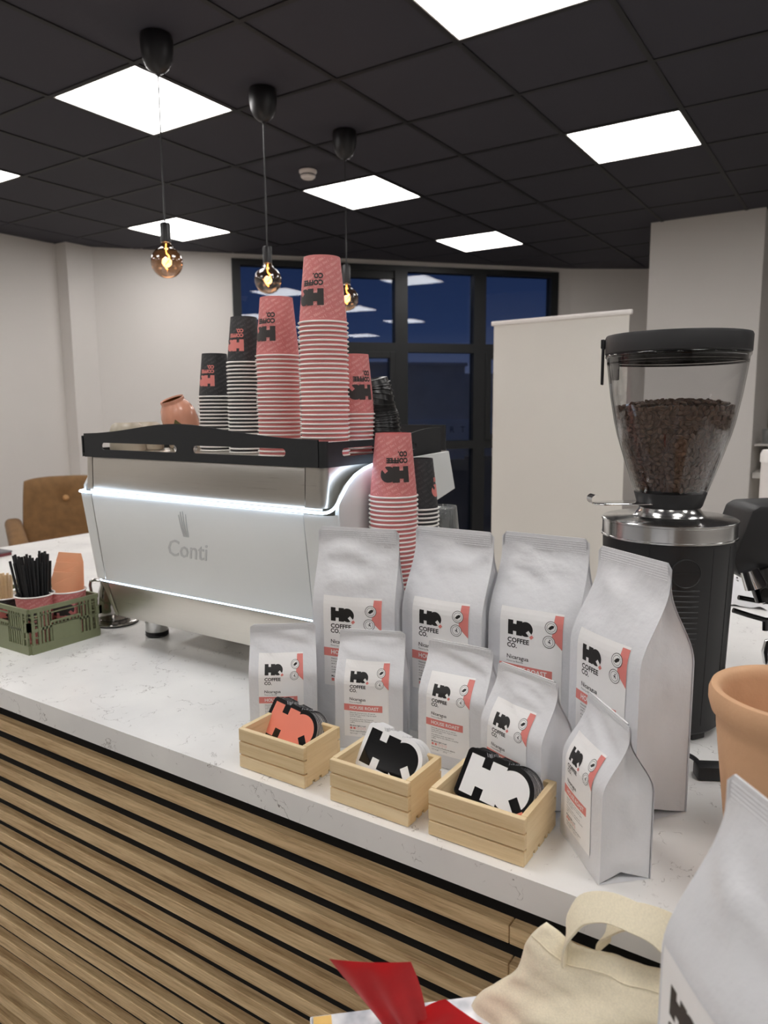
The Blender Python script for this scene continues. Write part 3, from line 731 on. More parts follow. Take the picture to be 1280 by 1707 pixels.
# ================================================================== COFFEE BAGS
def bag(loc, yaw, W, H, D, seed, label, lean=0.0, big=True, roll=0.0, fin=.075, shift=0.0, drop=0.0):
    r = empty('coffee_bag', loc, yaw, label=label, cat='coffee bag', group='large bags of coffee' if big else 'small bags of coffee')
    r.rotation_euler = (roll, -lean, yaw)
    sv = Vector((seed*3.7, seed*1.3, seed*7.1)); hw = W/2; t1 = 1-fin; t0 = .60 if big else .56
    def g_(t): return 1-smooth01((t-t0)/(t1-t0))
    def wr(s, t):   # crumples, strongest below the seal
        a = .25+1.0*math.exp(-((t-(t1-.09))/.13)**2)+.3*math.exp(-((t-.05)/.08)**2)
        if t > t1: a *= max(0, 1-(t-t1)/(.02))
        p = Vector((s*W*9, t*H*13, 0))
        n = noise.noise(p+sv)+.5*noise.noise(p*2.1+sv*2)
        rg = 1-abs(noise.noise(Vector((s*W*16+t*7, t*H*22, 3))+sv))*2.2
        return (n*.0050+max(0, rg)*.0048*math.exp(-((t-(t1-.08))/.12)**2))*a*(W/.12)
    def half(t):   # half width, rounded top corners
        rc = .007; d = (1-t)*H
        if d < rc: return hw-rc+math.sqrt(max(0, rc*rc-(rc-d)**2))
        return hw-.0012*(1-g_(t))
    def front(s, t, off=0):    # s -.5...5, t 0..1 -> local point
        x = g_(t)*D/2; e = 1-(2*abs(s))**6
        bulge = (.0055 if big else .004)*(1-(2*s)**2)*(sin(pi*min(1, t/t1))**.7 if t < t1 else 0)
        damp = max(0, 1-(2*abs(s))**4)
        return Vector((x+bulge*g_(t)**.3+wr(s, t)*damp+.0009+off, s*2*half(t), t*H))
    def back(s, t):
        v = front(s, t); return Vector((-v.x, v.y, v.z))
    mb = MB(); nu, nv = 26, 44
    mb.grid(nu, nv, lambda u, v: front(u-.5, v)); mb.grid(nu, nv, lambda u, v: back(u-.5, v), flip=True)
    mb.grid(nu, 1, lambda u, v: Vector(((D/2+.0009)*(1-2*v), (u-.5)*2*half(0), 0)))
    # side seams of the front and back: thin fins standing proud at each edge
    for fb in (1, -1):
        for sd in (-1, 1):
            mb.grid(3, nv, lambda u, v: Vector((fb*(g_(v)*D/2+.0009*(1 if u < .5 else 1)), sd*(half(v)-.004+u*.0055 if (1-v)*H > .007 else half(v)), v*H)))
    # top rim closing
    mb.grid(nu, 1, lambda u, v: Vector((.0009*(1-2*v), (u-.5)*2*half(1), H)))
    body = mb.build('pouch', 'foil', r, weld=False, ang=50)
    for sd in (-1, 1):
        def gus(u, v):
            gg = g_(v*t1); full = D/2; inn = math.sqrt(max(0, full**2-(gg*full)**2))*.26
            k = 1-abs(2*u-1); crease = .004*k*(1-(1-v)*.6)+.006*k*math.exp(-((v)/.10)**2)
            w_ = noise.noise(Vector((u*3, v*H*16, sd*5))+sv)*.0035*k+noise.noise(Vector((u*6, v*H*34, sd*5))+sv)*.0012*k
            y = half(v*t1)-.0012-(inn*k+crease*gg+(-w_ if gg > .2 else 0))
            zb = v*H*(t1)+ .008*k*math.exp(-(v/.05)**2)*(1 if big else .8)
            return Vector(((1-2*u)*(gg*full), sd*y, zb))
        mb = MB(); mb.grid(14, 44, gus); mb.build('side_gusset', 'foil', r, ang=60)
    # crimped seal bar at the top
    mb = MB()
    for i in range(6):
        z = H*t1+ (H-H*t1)*(i+.8)/7.5
        mb.box((-.00145, -half(.97)+.004, z-.0006), (.00145, half(.97)-.004, z+.0006))
    mb.build('seal_crimps', 'foil', r, smooth=False)
    # label: content in units of its width, y measured down from the top
    lw = .104 if big else .0735; lh = .157 if big else .124; ltop = H-(.112 if big else .045)
    def mapf(a, b, off):
        s = (a-.5)*lw/W+(.0 if big else -.03)+shift; z = ltop-drop+b*lw; t = z/H
        v = front(s, t); return Vector((v.x+off, v.y, v.z))
    R = lh/lw; g = G2(); k = 1.0 if not big else .93
    g.rect(0, -R, 1, 0, 0, 1)
    g.poly([(.87, -.03), (1, -.03), (1, -.57*k), (.84, -.40*k)][::-1], 2, 2)
    g.hq(.14, -.44*k, .225, 1, 0, 2, 2)
    g.text('COFFEE', .135, -.565*k, .10, 1, 2, width=.36, bold=.03); g.text('CO.', .13, -.655*k, .10, 1, 2, width=.165, bold=.03)
    g.text('Nicaragua', .13, -.845*k, .09, 1, 2, width=.36, bold=.012); g.text('Finca La Bastilla', .13, -.90*k, .04, 3, 2, width=.27, bold=.0)
    g.rect(.0, -1.085*k, .86, -.935*k, 2, 2); g.text('HOUSE ROAST', .13, -1.043*k, .10, 0, 3, width=.65, bold=.02)
    yy = -1.14*k
    for ln, wd in (('Naturally dried process of nearest', .60), ('honey with top notes of green apple', .63), ('and chocolate.', .28), ('', 0), ('A medium bodied cup balanced', .55), ('complexity for the ultimate everyday', .66), ('coffee.', .12)):
        if ln: g.text(ln, .13, yy, .038, 3, 2, width=wd*.95, bold=.004, res=1)
        yy -= .042 if ln else .018
    if not big or True:
        g.text('Medium light roast', .13, yy-.03, .044, 1, 2, width=.36, bold=.02, res=1)
        for i in range(5):
            x0 = .13+i*.075
            if yy-.115 > -R+.01:
                g.rect(x0, yy-.10, x0+.05, yy-.05, 2, 2)
                if i > 1: g.rect(x0+.005, yy-.095, x0+.045, yy-.055, 0, 3)
        if not big:
            g.text('Direct trade & Rainforest alliance', .13, yy-.155, .04, 1, 2, width=.55, bold=.015, res=1)
            g.rect(.13, yy-.186, .60, yy-.183, 3, 2); g.text('Net weight', .13, yy-.215, .032, 3, 2, width=.17, bold=.0, res=1); g.text('250g', .40, yy-.215, .032, 3, 2, width=.09, bold=.0, res=1)
    for cx, cy in ((.825, -.225*k), (.80, -.46*k)):
        g.disc(cx, cy, .094, 0, 3); g.ring(cx, cy, .094, .008, 1, 4); g.ring(cx, cy, .066, .005, 1, 4)
        if cy > -.3: g.poly([(cx-.045, cy-.02), (cx-.01, cy-.035), (cx+.04, cy+.0), (cx+.045, cy+.03), (cx+.01, cy+.035), (cx-.02, cy+.015)], 1, 4)
        else:
            g.disc(cx+.012, cy+.028, .010, 1, 4, 10); g.poly([(cx-.01, cy-.04), (cx+.002, cy-.005), (cx+.022, cy-.03), (cx+.028, cy-.024), (cx+.012, cy+.016), (cx-.02, cy+.004), (cx-.018, cy-.002), (cx-.004, cy+.0)], 1, 4)
    g.finish(mapf, cx=.07, cy=.07, name='label', mats=['label_paper', 'ink_black', 'ink_coral', 'ink_grey'], parent=r, base=.0006, off=.00016)
    return r
BIG = (.1447, .3486, .0881); SML = (.1089, .1911, .0624)
def place_bag(fx, fy, yawdeg, big, seed, label, lean=0., roll=0., zb=None, DD=None):
    W, H, D = BIG if big else SML; D = DD or D; a = radians(yawdeg); zb = CT+.0006 if zb is None else zb
    return bag((fx-cos(a)*D/2, fy-sin(a)*D/2, zb), a, W, H, D, seed, label, lean, big, roll)
place_bag(.972, .7010, -166, True, 1, 'tall silver-grey coffee bag, leftmost of the back row, beside the cup stack', DD=.058)
place_bag(1.0291, .5646, 180.4, True, 2, 'tall silver-grey coffee bag, second from the left in the back row')
place_bag(1.052, .4166, 178.6, True, 3, 'tall silver-grey coffee bag, third in the back row with its HOUSE ROAST band partly showing')
place_bag(.9766, .2822, 144.9, True, 4, 'tall silver-grey coffee bag turned sideways in front of the grinder')
place_bag(.8834, .7812, -142.2, False, 5, 'small silver-grey coffee bag behind the crate of coral stickers')
place_bag(.9281, .6403, -158.5, False, 6, 'small silver-grey coffee bag behind the crate of white stickers')
place_bag(.9398, .4984, 180.7, False, 7, 'small silver-grey coffee bag standing between the second and third crates')
place_bag(.884, .3775, 159.8, False, 8, 'small silver-grey coffee bag behind the crate of black and white stickers', lean=-.0)
place_bag(.8295, .2603, 133, False, 9, 'small silver-grey coffee bag nearest the counter edge, right of the crates')

# ================================================================== WOODEN CRATES AND STICKERS
def crate(x0, x1, y0, y1, zt, label):
    r = empty('wooden_crate', ((x0+x1)/2, (y0+y1)/2, CT), label=label, cat='crate', group='pine crates of stickers')
    hx, hy = (x1-x0)/2, (y1-y0)/2; h = zt-CT; th = .0075; sh = (h-.001)/3
    for s in (-1, 1):
        for k in range(3):
            z0 = .0008+k*sh; b = MB(); a = s*hx; c = s*(hx-th); b.box((min(a, c), -hy, z0), (max(a, c), hy, z0+sh-.0022), bev=.0007, seg=1); b.build('board', 'pine_long', r, smooth=False)
    for s in (-1, 1):
        m = MB(); a = s*hy; c = s*(hy-th)
        X0, X1 = -hx+th-.0004, hx-th+.0004
        # end board with comb cuts along the bottom
        pts = [(X0, h-.002), (X0, .0008)]
        for cx in (-.022, -.006, .016, .028): pts += [(cx-.003, .0008), (cx-.003, .006), (cx+.003, .006), (cx+.003, .0008)]
        pts += [(X1, .0008), (X1, h-.002)]
        m.prism(pts, min(a, c), max(a, c), axis='y'); m.build('end_board', 'pine_cross', r, smooth=False)
    b = MB(); b.box((-hx+th, -hy+th, .008), (hx-th, hy-th, .012)); b.build('bottom_board', 'pine_cross', r, smooth=False)
    return r
crate(.774, .862, .649, .778, zr(-.4845), 'pine crate holding coral and black stickers, farthest from the viewer')
crate(.771, .862, .471, .600, zr(-.4855), 'pine crate holding white stickers, the middle one')
crate(.772, .880, .309, .441, zr(-.485), 'pine crate holding black and white stickers, nearest the viewer')
SH = .051; BD = .0065
def rounded_outline():
    """die-cut outline round the HQ mark: bevelled block with the round Q and shallow dips"""
    h = SH; pts = []
    def arc(cx, cy, r, a0, a1, n): return [(cx+r*cos(radians(a0+(a1-a0)*i/n)), cy+r*sin(radians(a0+(a1-a0)*i/n))) for i in range(n+1)]
    b = BD
    pts += arc(0, 0, b, 180, 270, 6)
    pts += [(1.04*h, -b), (1.15*h, -b*.2)]
    pts += arc(1.3*h, .5*h, .5*h+b, 250, 285, 4)
    pts += arc(1.70*h, .03*h, b*1.3, 260, 350, 5)
    pts += arc(1.3*h, .5*h, .5*h+b, -18, 118, 22)
    pts += [(1.04*h, h+b*.55)]
    pts += arc(1.00*h, h, b, 75, 110, 3)
    pts += [(.62*h, h+b), (.56*h, h+b*.35), (.44*h, h+b*.35), (.38*h, h+b)]
    pts += arc(0, h, b, 90, 180, 6)
    return pts
def sticker(base_m, main_m, cut_m, tail_m):
    mb = MB(); mb.prism(rounded_outline(), 0, .0010)
    for f in mb.b.faces:
        if len(f.verts) == 4: f.material_index = 1
    me_o = mb.build('sticker', [base_m, 'sticker_edge'], smooth=False)
    g = G2(); g.hq(0, 0, SH, 0, 1, 2, 1); p = g.finish(lambda a, b, o: (a, b, .0010+o), name='logo_print', mats=[main_m, cut_m, tail_m], parent=me_o, base=.00002, off=.00003)
    return me_o
st_defs = [('coral', 'sticker_black', 'sticker_coral', 'sticker_black', 'sticker_coral', (.828, .776-.0, -.5125), 24, 1.1, 'glossy black-edged coral sticker'),
           ('white', 'sticker_white', 'sticker_black', 'sticker_white', 'sticker_white', (.826, .588, -.511), 24, 1.0, 'glossy white sticker with black lettering'),
           ('black', 'sticker_black', 'sticker_white', 'sticker_black', 'sticker_coral', (.812, .4175, -.500), 26, 1.2, 'glossy black sticker with white lettering')]
LEAN = radians(32); PHI = radians(-8)
for nm, bm, mm, cm, tm, P, cnt, dens, lab in st_defs:
    src = sticker(bm, mm, cm, tm); rnd = random.Random(len(nm))
    wh = {'coral': 'far crate', 'white': 'middle crate', 'black': 'near crate'}[nm]
    for i in range(cnt):
        o = src if i == 0 else dup(src, (0, 0, 0))
        f = i/(cnt-1); lean = LEAN-radians(3)*f
        ax = Vector((0, -1, 0)); up = Vector((sin(lean), 0, cos(lean))); nn = Vector((-cos(lean), 0, sin(lean)))
        ph = PHI+rnd.uniform(-.014, .014)-radians(1.5)*f
        X = ax*cos(ph)+up*sin(ph); Y = -ax*sin(ph)+up*cos(ph)
        pos = Vector((P[0], P[1], zr(P[2])))-nn*(.00115*i)*dens+Vector((0, rnd.uniform(-.0007, .0007)-.0015*f, .005*f))
        pos = pos+Y*rnd.uniform(-.0006, .0006)
        o.matrix_world = Matrix(((X.x, Y.x, nn.x, pos.x), (X.y, Y.y, nn.y, pos.y), (X.z, Y.z, nn.z, pos.z), (0, 0, 0, 1)))
        tag(o, label=(lab+', frontmost in the '+wh) if i == 0 else '%s, %s from the front in the %s' % (lab, ordinal(i+1), wh), cat='sticker', group='stickers in the '+wh)
# one sticker lying flat in the near crate
o = dup(src, (.800, .432, CT+.026), label='black sticker lying flat at the bottom of the near crate', cat='sticker', group='stickers in the near crate'); o.rotation_euler = (0, 0, radians(-92)); o.location = (.792, .434, CT+.024)

# ================================================================== GRINDER
GXc, GYc = 1.300, .2735
gr = empty('coffee_grinder', (GXc, GYc, CT), label='tall black coffee grinder with a clear hopper full of roasted beans', cat='coffee grinder')
aV = math.atan2(-GYc, -GXc)          # azimuth towards the viewer
gh = .330
mb = MB(); mb.lathe([(0, .012), (.092, .012), (.098, .018), (.103, .20), (.1065, gh-.004), (.1065, gh), (0, gh)], 56); gb = mb.build('body', 'matte_black', gr)
for k in range(4):
    a = aV+pi/4+k*pi/2; mb = MB(); mb.box((.065, -.014, .0003), (.088, .014, .014), bev=.002, M=RZ(a)); mb.build('foot', 'black_plastic', gr)
mb = MB(); mb.lathe([(0, gh), (.1065, gh), (.1095, gh+.002), (.1095, gh+.0045), (.108, gh+.005), (.108, gh+.027), (.1095, gh+.028), (.1095, gh+.031), (.1065, gh+.0325), (.060, gh+.035), (.056, gh+.037), (.050, gh+.046), (.048, gh+.052), (0, gh+.052)], 64); mb.build('steel_collar', 'brushed_ring', gr)
mb = MB(); zc0 = gh+.0505; mb.lathe([(0, zc0), (.050, zc0), (.052, zc0+.003), (.0575, zc0+.022), (.0585, zc0+.025), (.054, zc0+.026), (0, zc0+.022)], 56); mb.build('hopper_base', 'black_plastic', gr)
zh = zc0+.036
hz = .55
HP = [(.0586, .406), (.0655, .426), (.0735, .450), (.082, .476), (.0895, .501), (.0955, .526), (.1025, .565), (.1075, .602), (.1105, .627)]
HP = [(r, z) for r, z in HP]
def hop_r(z):
    for (r0, z0), (r1, z1) in zip(HP, HP[1:]):
        if z <= z1: return r0+(r1-r0)*(z-z0)/(z1-z0)
    return HP[-1][0]
def dense(P, n=4):
    out = []
    for (r0, z0), (r1, z1) in zip(P, P[1:]):
        for i in range(n): out.append((r0+(r1-r0)*i/n, z0+(z1-z0)*i/n))
    return out+[P[-1]]
mb = MB(); mb.lathe(dense(HP, 1), 64); mb.lathe([(r-.0028, z) for r, z in HP], 64); mb.lathe([(.1105, .627), (.1125, .629), (.1125, .633), (.108, .634)], 64)
hp = mb.build('hopper', 'hopper_plastic', gr, ang=80)
mb = MB(); mb.lathe([(0, .633), (.111, .633), (.1132, .635), (.1137, .660), (.112, .664), (0, .666)], 64); mb.build('hopper_lid', 'black_plastic', gr)
mb = MB(); mb.lathe([(.108, .618), (.1095, .618), (.1098, .6215), (.108, .6215), (.108, .618)], 64); mb.lathe([(.096, .622), (.1078, .622), (.1078, .6335), (.096, .6335)], 64); mb.build('lid_gasket', 'gloss_black', gr)
al = aV-radians(88)
mb = MB(); mb.box((.1145, -.012, .585), (.1185, .012, .660), bev=.0012, M=RZ(al)); mb.box((.1135, -.013, .645), (.120, .013, .660), bev=.0012, M=RZ(al)); mb.build('lid_clip', 'black_plastic', gr)
mb = MB(); mb.box((.090, -.010, .592), (.102, .010, .633), bev=.0012, M=RZ(al+.12)); mb.build('lid_latch', 'gloss_black', gr)
# hopper shutter: steel tongue with a rolled end
asl = aV-radians(62)
mb = MB(); mb.prism([(.03, -.03), (.125, -.022), (.135, -.010), (.135, .010), (.125, .022), (.03, .03)], zc0+.0065, zc0+.0085, M=RZ(asl), bev=.0005)
mb.tube([RZ(asl) @ Vector((.133+.007*sin(t), 0, zc0+.0075+.007-.007*cos(t)))*1 for t in [pi*i/8 for i in range(9)]], .0018, 8)
for t in range(8):
    a0, a1 = pi*1.25*t/8, pi*1.25*(t+1)/8
    def cp(a, s): return RZ(asl) @ Vector((.134+.008*sin(a), s*.011, zc0+.0075+.008-.008*cos(a)))
    vs = [mb.b.verts.new(p) for p in (cp(a0, -1), cp(a1, -1), cp(a1, 1), cp(a0, 1))]; mb.b.faces.new(vs)
mb.build('shutter', 'chrome', gr)
# front details: round knob, ribbed vent, seams, spout recess
def on_body(a, z, off=0):
    r = .098+(.1065-.098)*(z-.018)/(gh-.018) + off; return Vector((r*cos(a), r*sin(a), z))
kA = aV+radians(16)
mb = MB(); c = on_body(kA, gh-.043, 0); M = Matrix.Translation(c) @ RZ(kA) @ RY(radians(90)); mb.lathe([(.0235, -.004), (.0235, .0015), (.0225, .002), (.0215, .0012), (0, .0016)], 36, M=M); mb.box((-.0012, -.019, .0012), (.0012, .019, .0032), M=M); mb.build('knob', 'matte_black', gr)
mb = MB()
for k in range(13):
    z = gh-.072-.0088*k; hw = .024 if k < 10 else .024-(k-9)*.003
    mb.tube([on_body(kA+t*hw/.108, z, -.0006) for t in (-1, -.6, -.2, .2, .6, 1)], .0022, 6)
mb.build('vent_ribs', 'matte_black', gr)
mb = MB()
for da in (-14, 40, 62):
    a = aV+radians(da-0); mb.tube([on_body(a, .03, .0), on_body(a, gh-.004, .0)], .0006, 4)
mb.build('panel_seams', 'gloss_black', gr)
mb = MB(); mb.box((.092, -.022, .03), (.104, .022, .11), bev=.006, M=RZ(aV+radians(-8))); mb.build('side_hook', 'black_plastic', gr)
# beans
def bean_mesh():
    b = bmesh.new(); bmesh.ops.create_uvsphere(b, u_segments=14, v_segments=10, radius=1)
    for v in b.verts:
        x, y, z = v.co
        X, Y, Z = x*.0058, y*.0042, z*.0030
        if z > 0: Z *= .55; Z -= .0011*math.exp(-(y/.16)**2)*(1-x*x*.7)
        v.co = (X, Y, Z)
    me = D_.meshes.new('coffee_bean'); b.to_mesh(me); b.free(); me.materials.append(MATS['bean']); me.shade_smooth(); return me
bm_me = bean_mesh(); rb = random.Random(3)
cands = []
ztop = .545
for k in range(19):
    z = .4135+.0073*k
    if z > ztop+.004: break
    R = hop_r(z)-.0028-.0045; n = int(2*pi*R/.0094)
    for i in range(n):
        a = 2*pi*i/n+k*.37+rb.uniform(-.04, .04); cands.append((a, R-rb.uniform(0, .0022), z+rb.uniform(-.0015, .0015), 1))
for ring in range(1, 10):      # domed top of the heap
    R = ring*.0101; n = max(1, int(2*pi*R/.0102))
    for i in range(n):
        a = 2*pi*i/n+ring; hgt = ztop+.012*(1-(R/.10)**2)+.005*cos(a-aV-.6)*R/.1; cands.append((a, R, hgt+rb.uniform(-.001, .002), 0)) if R < .088 else None
vis = []
for a, R, z, side in cands:
    f = cos(a-aV)
    vis.append((f if side else .15+.3*f, a, R, z, side))
vis.sort(key=lambda q: -q[0])
first = None; rest = []
for i, (f, a, R, z, side) in enumerate(vis):
    P = Vector((GXc+R*cos(a), GYc+R*sin(a), CT+z))
    out = Vector((cos(a), sin(a), -.3)) if side else Vector((rb.uniform(-.5, .5), rb.uniform(-.5, .5), 1)); out.normalize()
    if rb.random() < .3: out = -out
    q = out.to_track_quat('Z', 'X').to_matrix().to_4x4() @ RZ(rb.uniform(0, 6.28)) @ RX(rb.uniform(-.55, .55)) @ RY(rb.uniform(-.4, .4)) @ Matrix.Scale(rb.uniform(.9, 1.06), 4)
    M = Matrix.Translation(P) @ q
    if i < 300:
        o = D_.objects.new('coffee_bean', bm_me); COL.objects.link(o); o.matrix_world = M
        tag(o, label='roasted brown coffee bean among those against the front of the clear hopper', cat='coffee bean', group='coffee beans in the hopper')
    else: rest.append(M)
b = bmesh.new()
for M in rest:
    n0 = len(b.verts); b.from_mesh(bm_me); b.verts.ensure_lookup_table()
    bmesh.ops.transform(b, matrix=M, verts=b.verts[n0:])
t2 = MB(); t2.lathe([(0, CT+.409)]+[(hop_r(z)-.012, CT+z) for z in (.409, .43, .46, .49, .52, .538)]+[(.06, CT+.546), (0, CT+.550)], 40, M=T(GXc, GYc, 0)); tmp = D_.meshes.new('tmp'); t2.b.to_mesh(tmp); t2.b.free(); b.from_mesh(tmp)
me = D_.meshes.new('coffee_beans'); b.to_mesh(me); b.free(); me.materials.append(MATS['bean']); me.shade_smooth()
o = D_.objects.new('coffee_beans', me); COL.objects.link(o); tag(o, label='rest of the heap of roasted beans filling the hopper behind the front ones', cat='coffee beans', kind='stuff')
# power lead and its plug
cb = empty('power_cable', (1.14, .16, CT), label='black power cable with a square connector on the worktop behind the terracotta pot', cat='cable')
mb = MB(); pts = []
for i in range(21):
    t = i/20; pts.append((1.185-1.14-.06*t+.0*t, .235-.16-.055*t-.02*sin(pi*t), .004+.006*sin(pi*t)))
mb.tube(pts, .0037, 10); mb.tube([(-.005, -.01, .004), (.06, -.06, .004), (.14, -.14, .004), (.2, -.25, .004)], .0037, 10); mb.build('cord', 'black_plastic', cb)
mb = MB(); mb.box((-.026, -.013, .0005), (.026, .013, .022), bev=.003, M=T(-.012, -.003, 0) @ RZ(radians(-62))); mb.build('connector', 'black_plastic', cb)

# ================================================================== SECOND BLACK GRINDER AT THE RIGHT EDGE
g2 = empty('filter_grinder', (1.52, .10, CT), label='black angular grinder with chrome spout cut off by the right edge, behind the pot', cat='coffee grinder')
O2 = g2.location; D2 = Vector((.83, .54, 0)).normalized(); A2 = Vector((-.55, .83, 0)).normalized()   # away from viewer / viewer's left
M2 = Matrix(((-A2.x, D2.x, 0, 0), (-A2.y, D2.y, 0, 0), (0, 0, 1, 0), (0, 0, 0, 1)))     # local x to the viewer's right, y away
mb = MB(); mb.prism([(-.132, .278), (-.104, .366), (-.090, .374), (.09, .380), (.09, .200), (-.068, .222), (-.122, .252)], -.05, .055, axis='y', M=M2, bev=.005); mb.build('head', 'black_plastic', g2)
mb = MB(); mb.box((.0, -.045, .012), (.085, .06, .21), bev=.008, M=M2); mb.build('column', 'black_plastic', g2)
mb = MB(); mb.lathe([(0, .0005), (.110, .0005), (.117, .006), (.115, .012), (.105, .014), (0, .012)], 48, M=M2 @ T(-.01, -.005, 0)); mb.build('base_tray', 'gloss_black', g2)
mb = MB(); mb.lathe([(.115, .012), (.1175, .014), (.1185, .010), (.117, .007)], 48, M=M2 @ T(-.01, -.005, 0)); mb.build('tray_ring', 'chrome', g2)
mb = MB(); mb.cyl(M2 @ Vector((-.106, -.055, .262)), M2 @ Vector((-.094, -.060, .232)), .016, .020); mb.build('spout_ring', 'chrome', g2)
mb = MB(); mb.cyl(M2 @ Vector((-.088, -.045, .262)), M2 @ Vector((-.072, -.050, .205)), .021, .016); mb.cyl(M2 @ Vector((-.080, -.068, .222)), M2 @ Vector((-.078, -.060, .222)), .008); mb.build('spout', 'gloss_black', g2)
mb = MB(); mb.tube([M2 @ Vector(p) for p in ((-.128, -.05, .187), (-.10, -.052, .178), (-.07, -.052, .169), (.02, -.045, .160))], .0045, 10); mb.cyl(M2 @ Vector((-.070, -.052, .170)), M2 @ Vector((-.069, -.052, .150)), .005); mb.build('fork', 'gloss_black', g2)
mb = MB(); mb.tube([M2 @ Vector(p) for p in ((-.095, .0, .197), (-.06, .0, .190), (.02, .0, .182))], .0045, 10); mb.build('fork', 'gloss_black', g2)
mb = MB(); mb.lathe([(0, -.026), (.010, -.022), (.0145, 0), (.010, .020), (0, .024)], 24, M=M2 @ T(-.062, -.06, .113)); mb.build('chrome_knob', 'chrome', g2)
mb = MB(); mb.lathe([(0, -.014), (.008, -.010), (.010, 0), (0, .010)], 24, M=M2 @ T(-.070, -.045, .208) @ RY(.9)); mb.build('chrome_lever', 'chrome', g2)
# clear parcel of packets lying behind the grinder
pk = empty('plastic_packet', (2.45, .27, CT), label='clear plastic packet of printed white sachets on the worktop behind the grinder', cat='packet')
mb = MB(); mb.grid(30, 30, lambda u, v: Vector(((u-.5)*.55, (v-.5)*.20, .003+.09*(sin(pi*u)*sin(pi*v))**.6+.012*noise.noise(Vector((u*9, v*7, 2)))))); mb.build('wrapper', 'parcel_bag', pk)
g = G2()
rk = random.Random(5)
for i in range(7):
    for j in range(5): 
        if rk.random() < .7: g.rect(-.02+i*.008, -.02+j*.009, -.02+i*.008+rk.uniform(.003, .006), -.02+j*.009+.005, 0, 1)
g.finish(lambda a, b, o: (-.20-a*.3, -a*1.2, .055+b), name='printed_marks', mats=['ink_grey'], parent=pk)
wp2 = empty('paper_packet', (3.1, .22, CT), label='white paper sack lying on the far end of the worktop by the shelves', cat='packet')
mb = MB(); mb.grid(20, 20, lambda u, v: Vector(((u-.5)*.34, (v-.5)*.22, .002+.14*(sin(pi*u)*sin(pi*v))**.5+.01*noise.noise(Vector((u*5, v*5, 1)))))); mb.build('sack', 'parcel_bag', wp2)

# shelves in the recess on the right
sh = empty('wall_shelf_unit', (6.62, .45, 0), label='white shelving in the recess at the right edge, past the projecting wall', cat='shelf')
mb = MB()
for z, th in ((.30, .04), (.93, .045), (1.15, .015)): mb.box((-.30, -1.6, z-th), (.62, .28, z), bev=.002)
mb.build('shelf_board', 'shelf_white', sh, smooth=False)
mb = MB(); mb.box((.60, -1.6, 0), (.64, .28, 2.2)); mb.build('back_board', 'shelf_white', sh, smooth=False)
rg = random.Random(9)
mb = MB(); mb.lathe([(0, .002), (.034, .002), (.036, .0), (.040, .11), (.041, .112), (.039, .112), (.034, .006), (0, .006)], 20); gl0 = mb.build('drinking_glass', 'cup_plastic')
pls = ['in front', 'second along', 'third along', 'behind the front one', 'at the rear']
for i, (dx, dy) in enumerate(((-.22, .20), (-.22, .10), (-.22, .0), (-.10, .20), (-.10, .10))):
    o = gl0 if i == 0 else dup(gl0, (0, 0, 0)); o.location = (6.62+dx, .45+dy, 1.1505)
    tag(o, label='clear drinking glass on the recess shelf at the right edge, '+pls[i], cat='glass', group='glasses on the recess shelf')
cn = empty('white_canister', (3.05, .285, CT), label='tall white tube standing on the worktop at the right edge', cat='canister')
mb = MB(); mb.lathe([(0, 0), (.038, 0), (.040, .003), (.040, .34), (0, .34)], 32); mb.build('tube', 'smoke_plastic', cn)
mb = MB(); mb.lathe([(0, .34), (.044, .34), (.044, .37), (.036, .385), (0, .385)], 32); mb.build('cap', 'rim_white', cn)

# ================================================================== TERRACOTTA POT
pt = empty('terracotta_pot', (.925, .044, CT), label='pale terracotta plant pot with a thick rolled rim at the right edge', cat='pot')
hp_ = .227
mb = MB(); mb.lathe([(0, .0005), (.060, .0005), (.064, .004), (.0845, hp_-.05), (.0855, hp_-.036), (.091, hp_-.030), (.0945, hp_-.018), (.0945, hp_-.008), (.092, hp_-.001), (.086, hp_), (.0805, hp_-.006), (.079, hp_-.016), (.0765, hp_-.06), (.056, .014), (0, .012)], 72)
mb.build('pot_body', 'terracotta', pt, ang=60)

# ================================================================== GREEN CRATE, STRAWS, STIRRERS
gc = empty('folding_crate', (.992, 1.68, CT), label='small olive green plastic folding crate holding cups of straws', cat='crate')
cx, cy, chh = .0875, .130, .105
def rail(mb, a, b, z0, z1, th, side):   # helper box on side walls
    pass
def crate_side(M, half, name):
    """perforated wall in local coordinates: x along, y out, z up"""
    mb = MB(); t = .004
    def bx(x0, x1, z0, z1, y0=0, y1=t): mb.box((x0, y0, z0), (x1, y1, z1), M=M)
    bx(-half, half, .0, .020, -.002, t+.002); bx(-half, half, .095, .105, -.001, t+.001); bx(-half, half, .086, .0885)
    for x in (-half+.003, half-.009, -half+.018, half-.024): bx(x, x+.006, .02, .095, 0, t+.001)
    for z in (.035, .05, .065, .08):
        for s in (-1, 1): bx(s*(half-.012)-.009, s*(half-.012)+.009, z, z+.0025)
    n = int((2*half-.06)/.009); xs = -half+.03
    hw = half*.40
    for k in range(n+1):
        x = xs+k*(2*half-.06)/n
        bx(x-.0022, x+.0022, .020, .095) if abs(x) > hw else bx(x-.0022, x+.0022, .055, .066)
    bx(-half, half, .052, .058); bx(-hw, hw, .020, .056, 0, t+.0015); bx(-hw-.004, hw+.004, .064, .068, 0, t+.002); bx(-hw-.004, -hw, .064, .086); bx(hw, hw+.004, .064, .086)
    for s in (-1, 1): bx(s*half-.008, s*half+.008, .055, .075, 0, t+.004)
    return mb.build(name, 'green_plastic', gc, smooth=False)
crate_side(T(0, -cy, 0) @ RZ(pi), cx, 'end_wall'); crate_side(T(0, cy, 0), cx, 'end_wall')
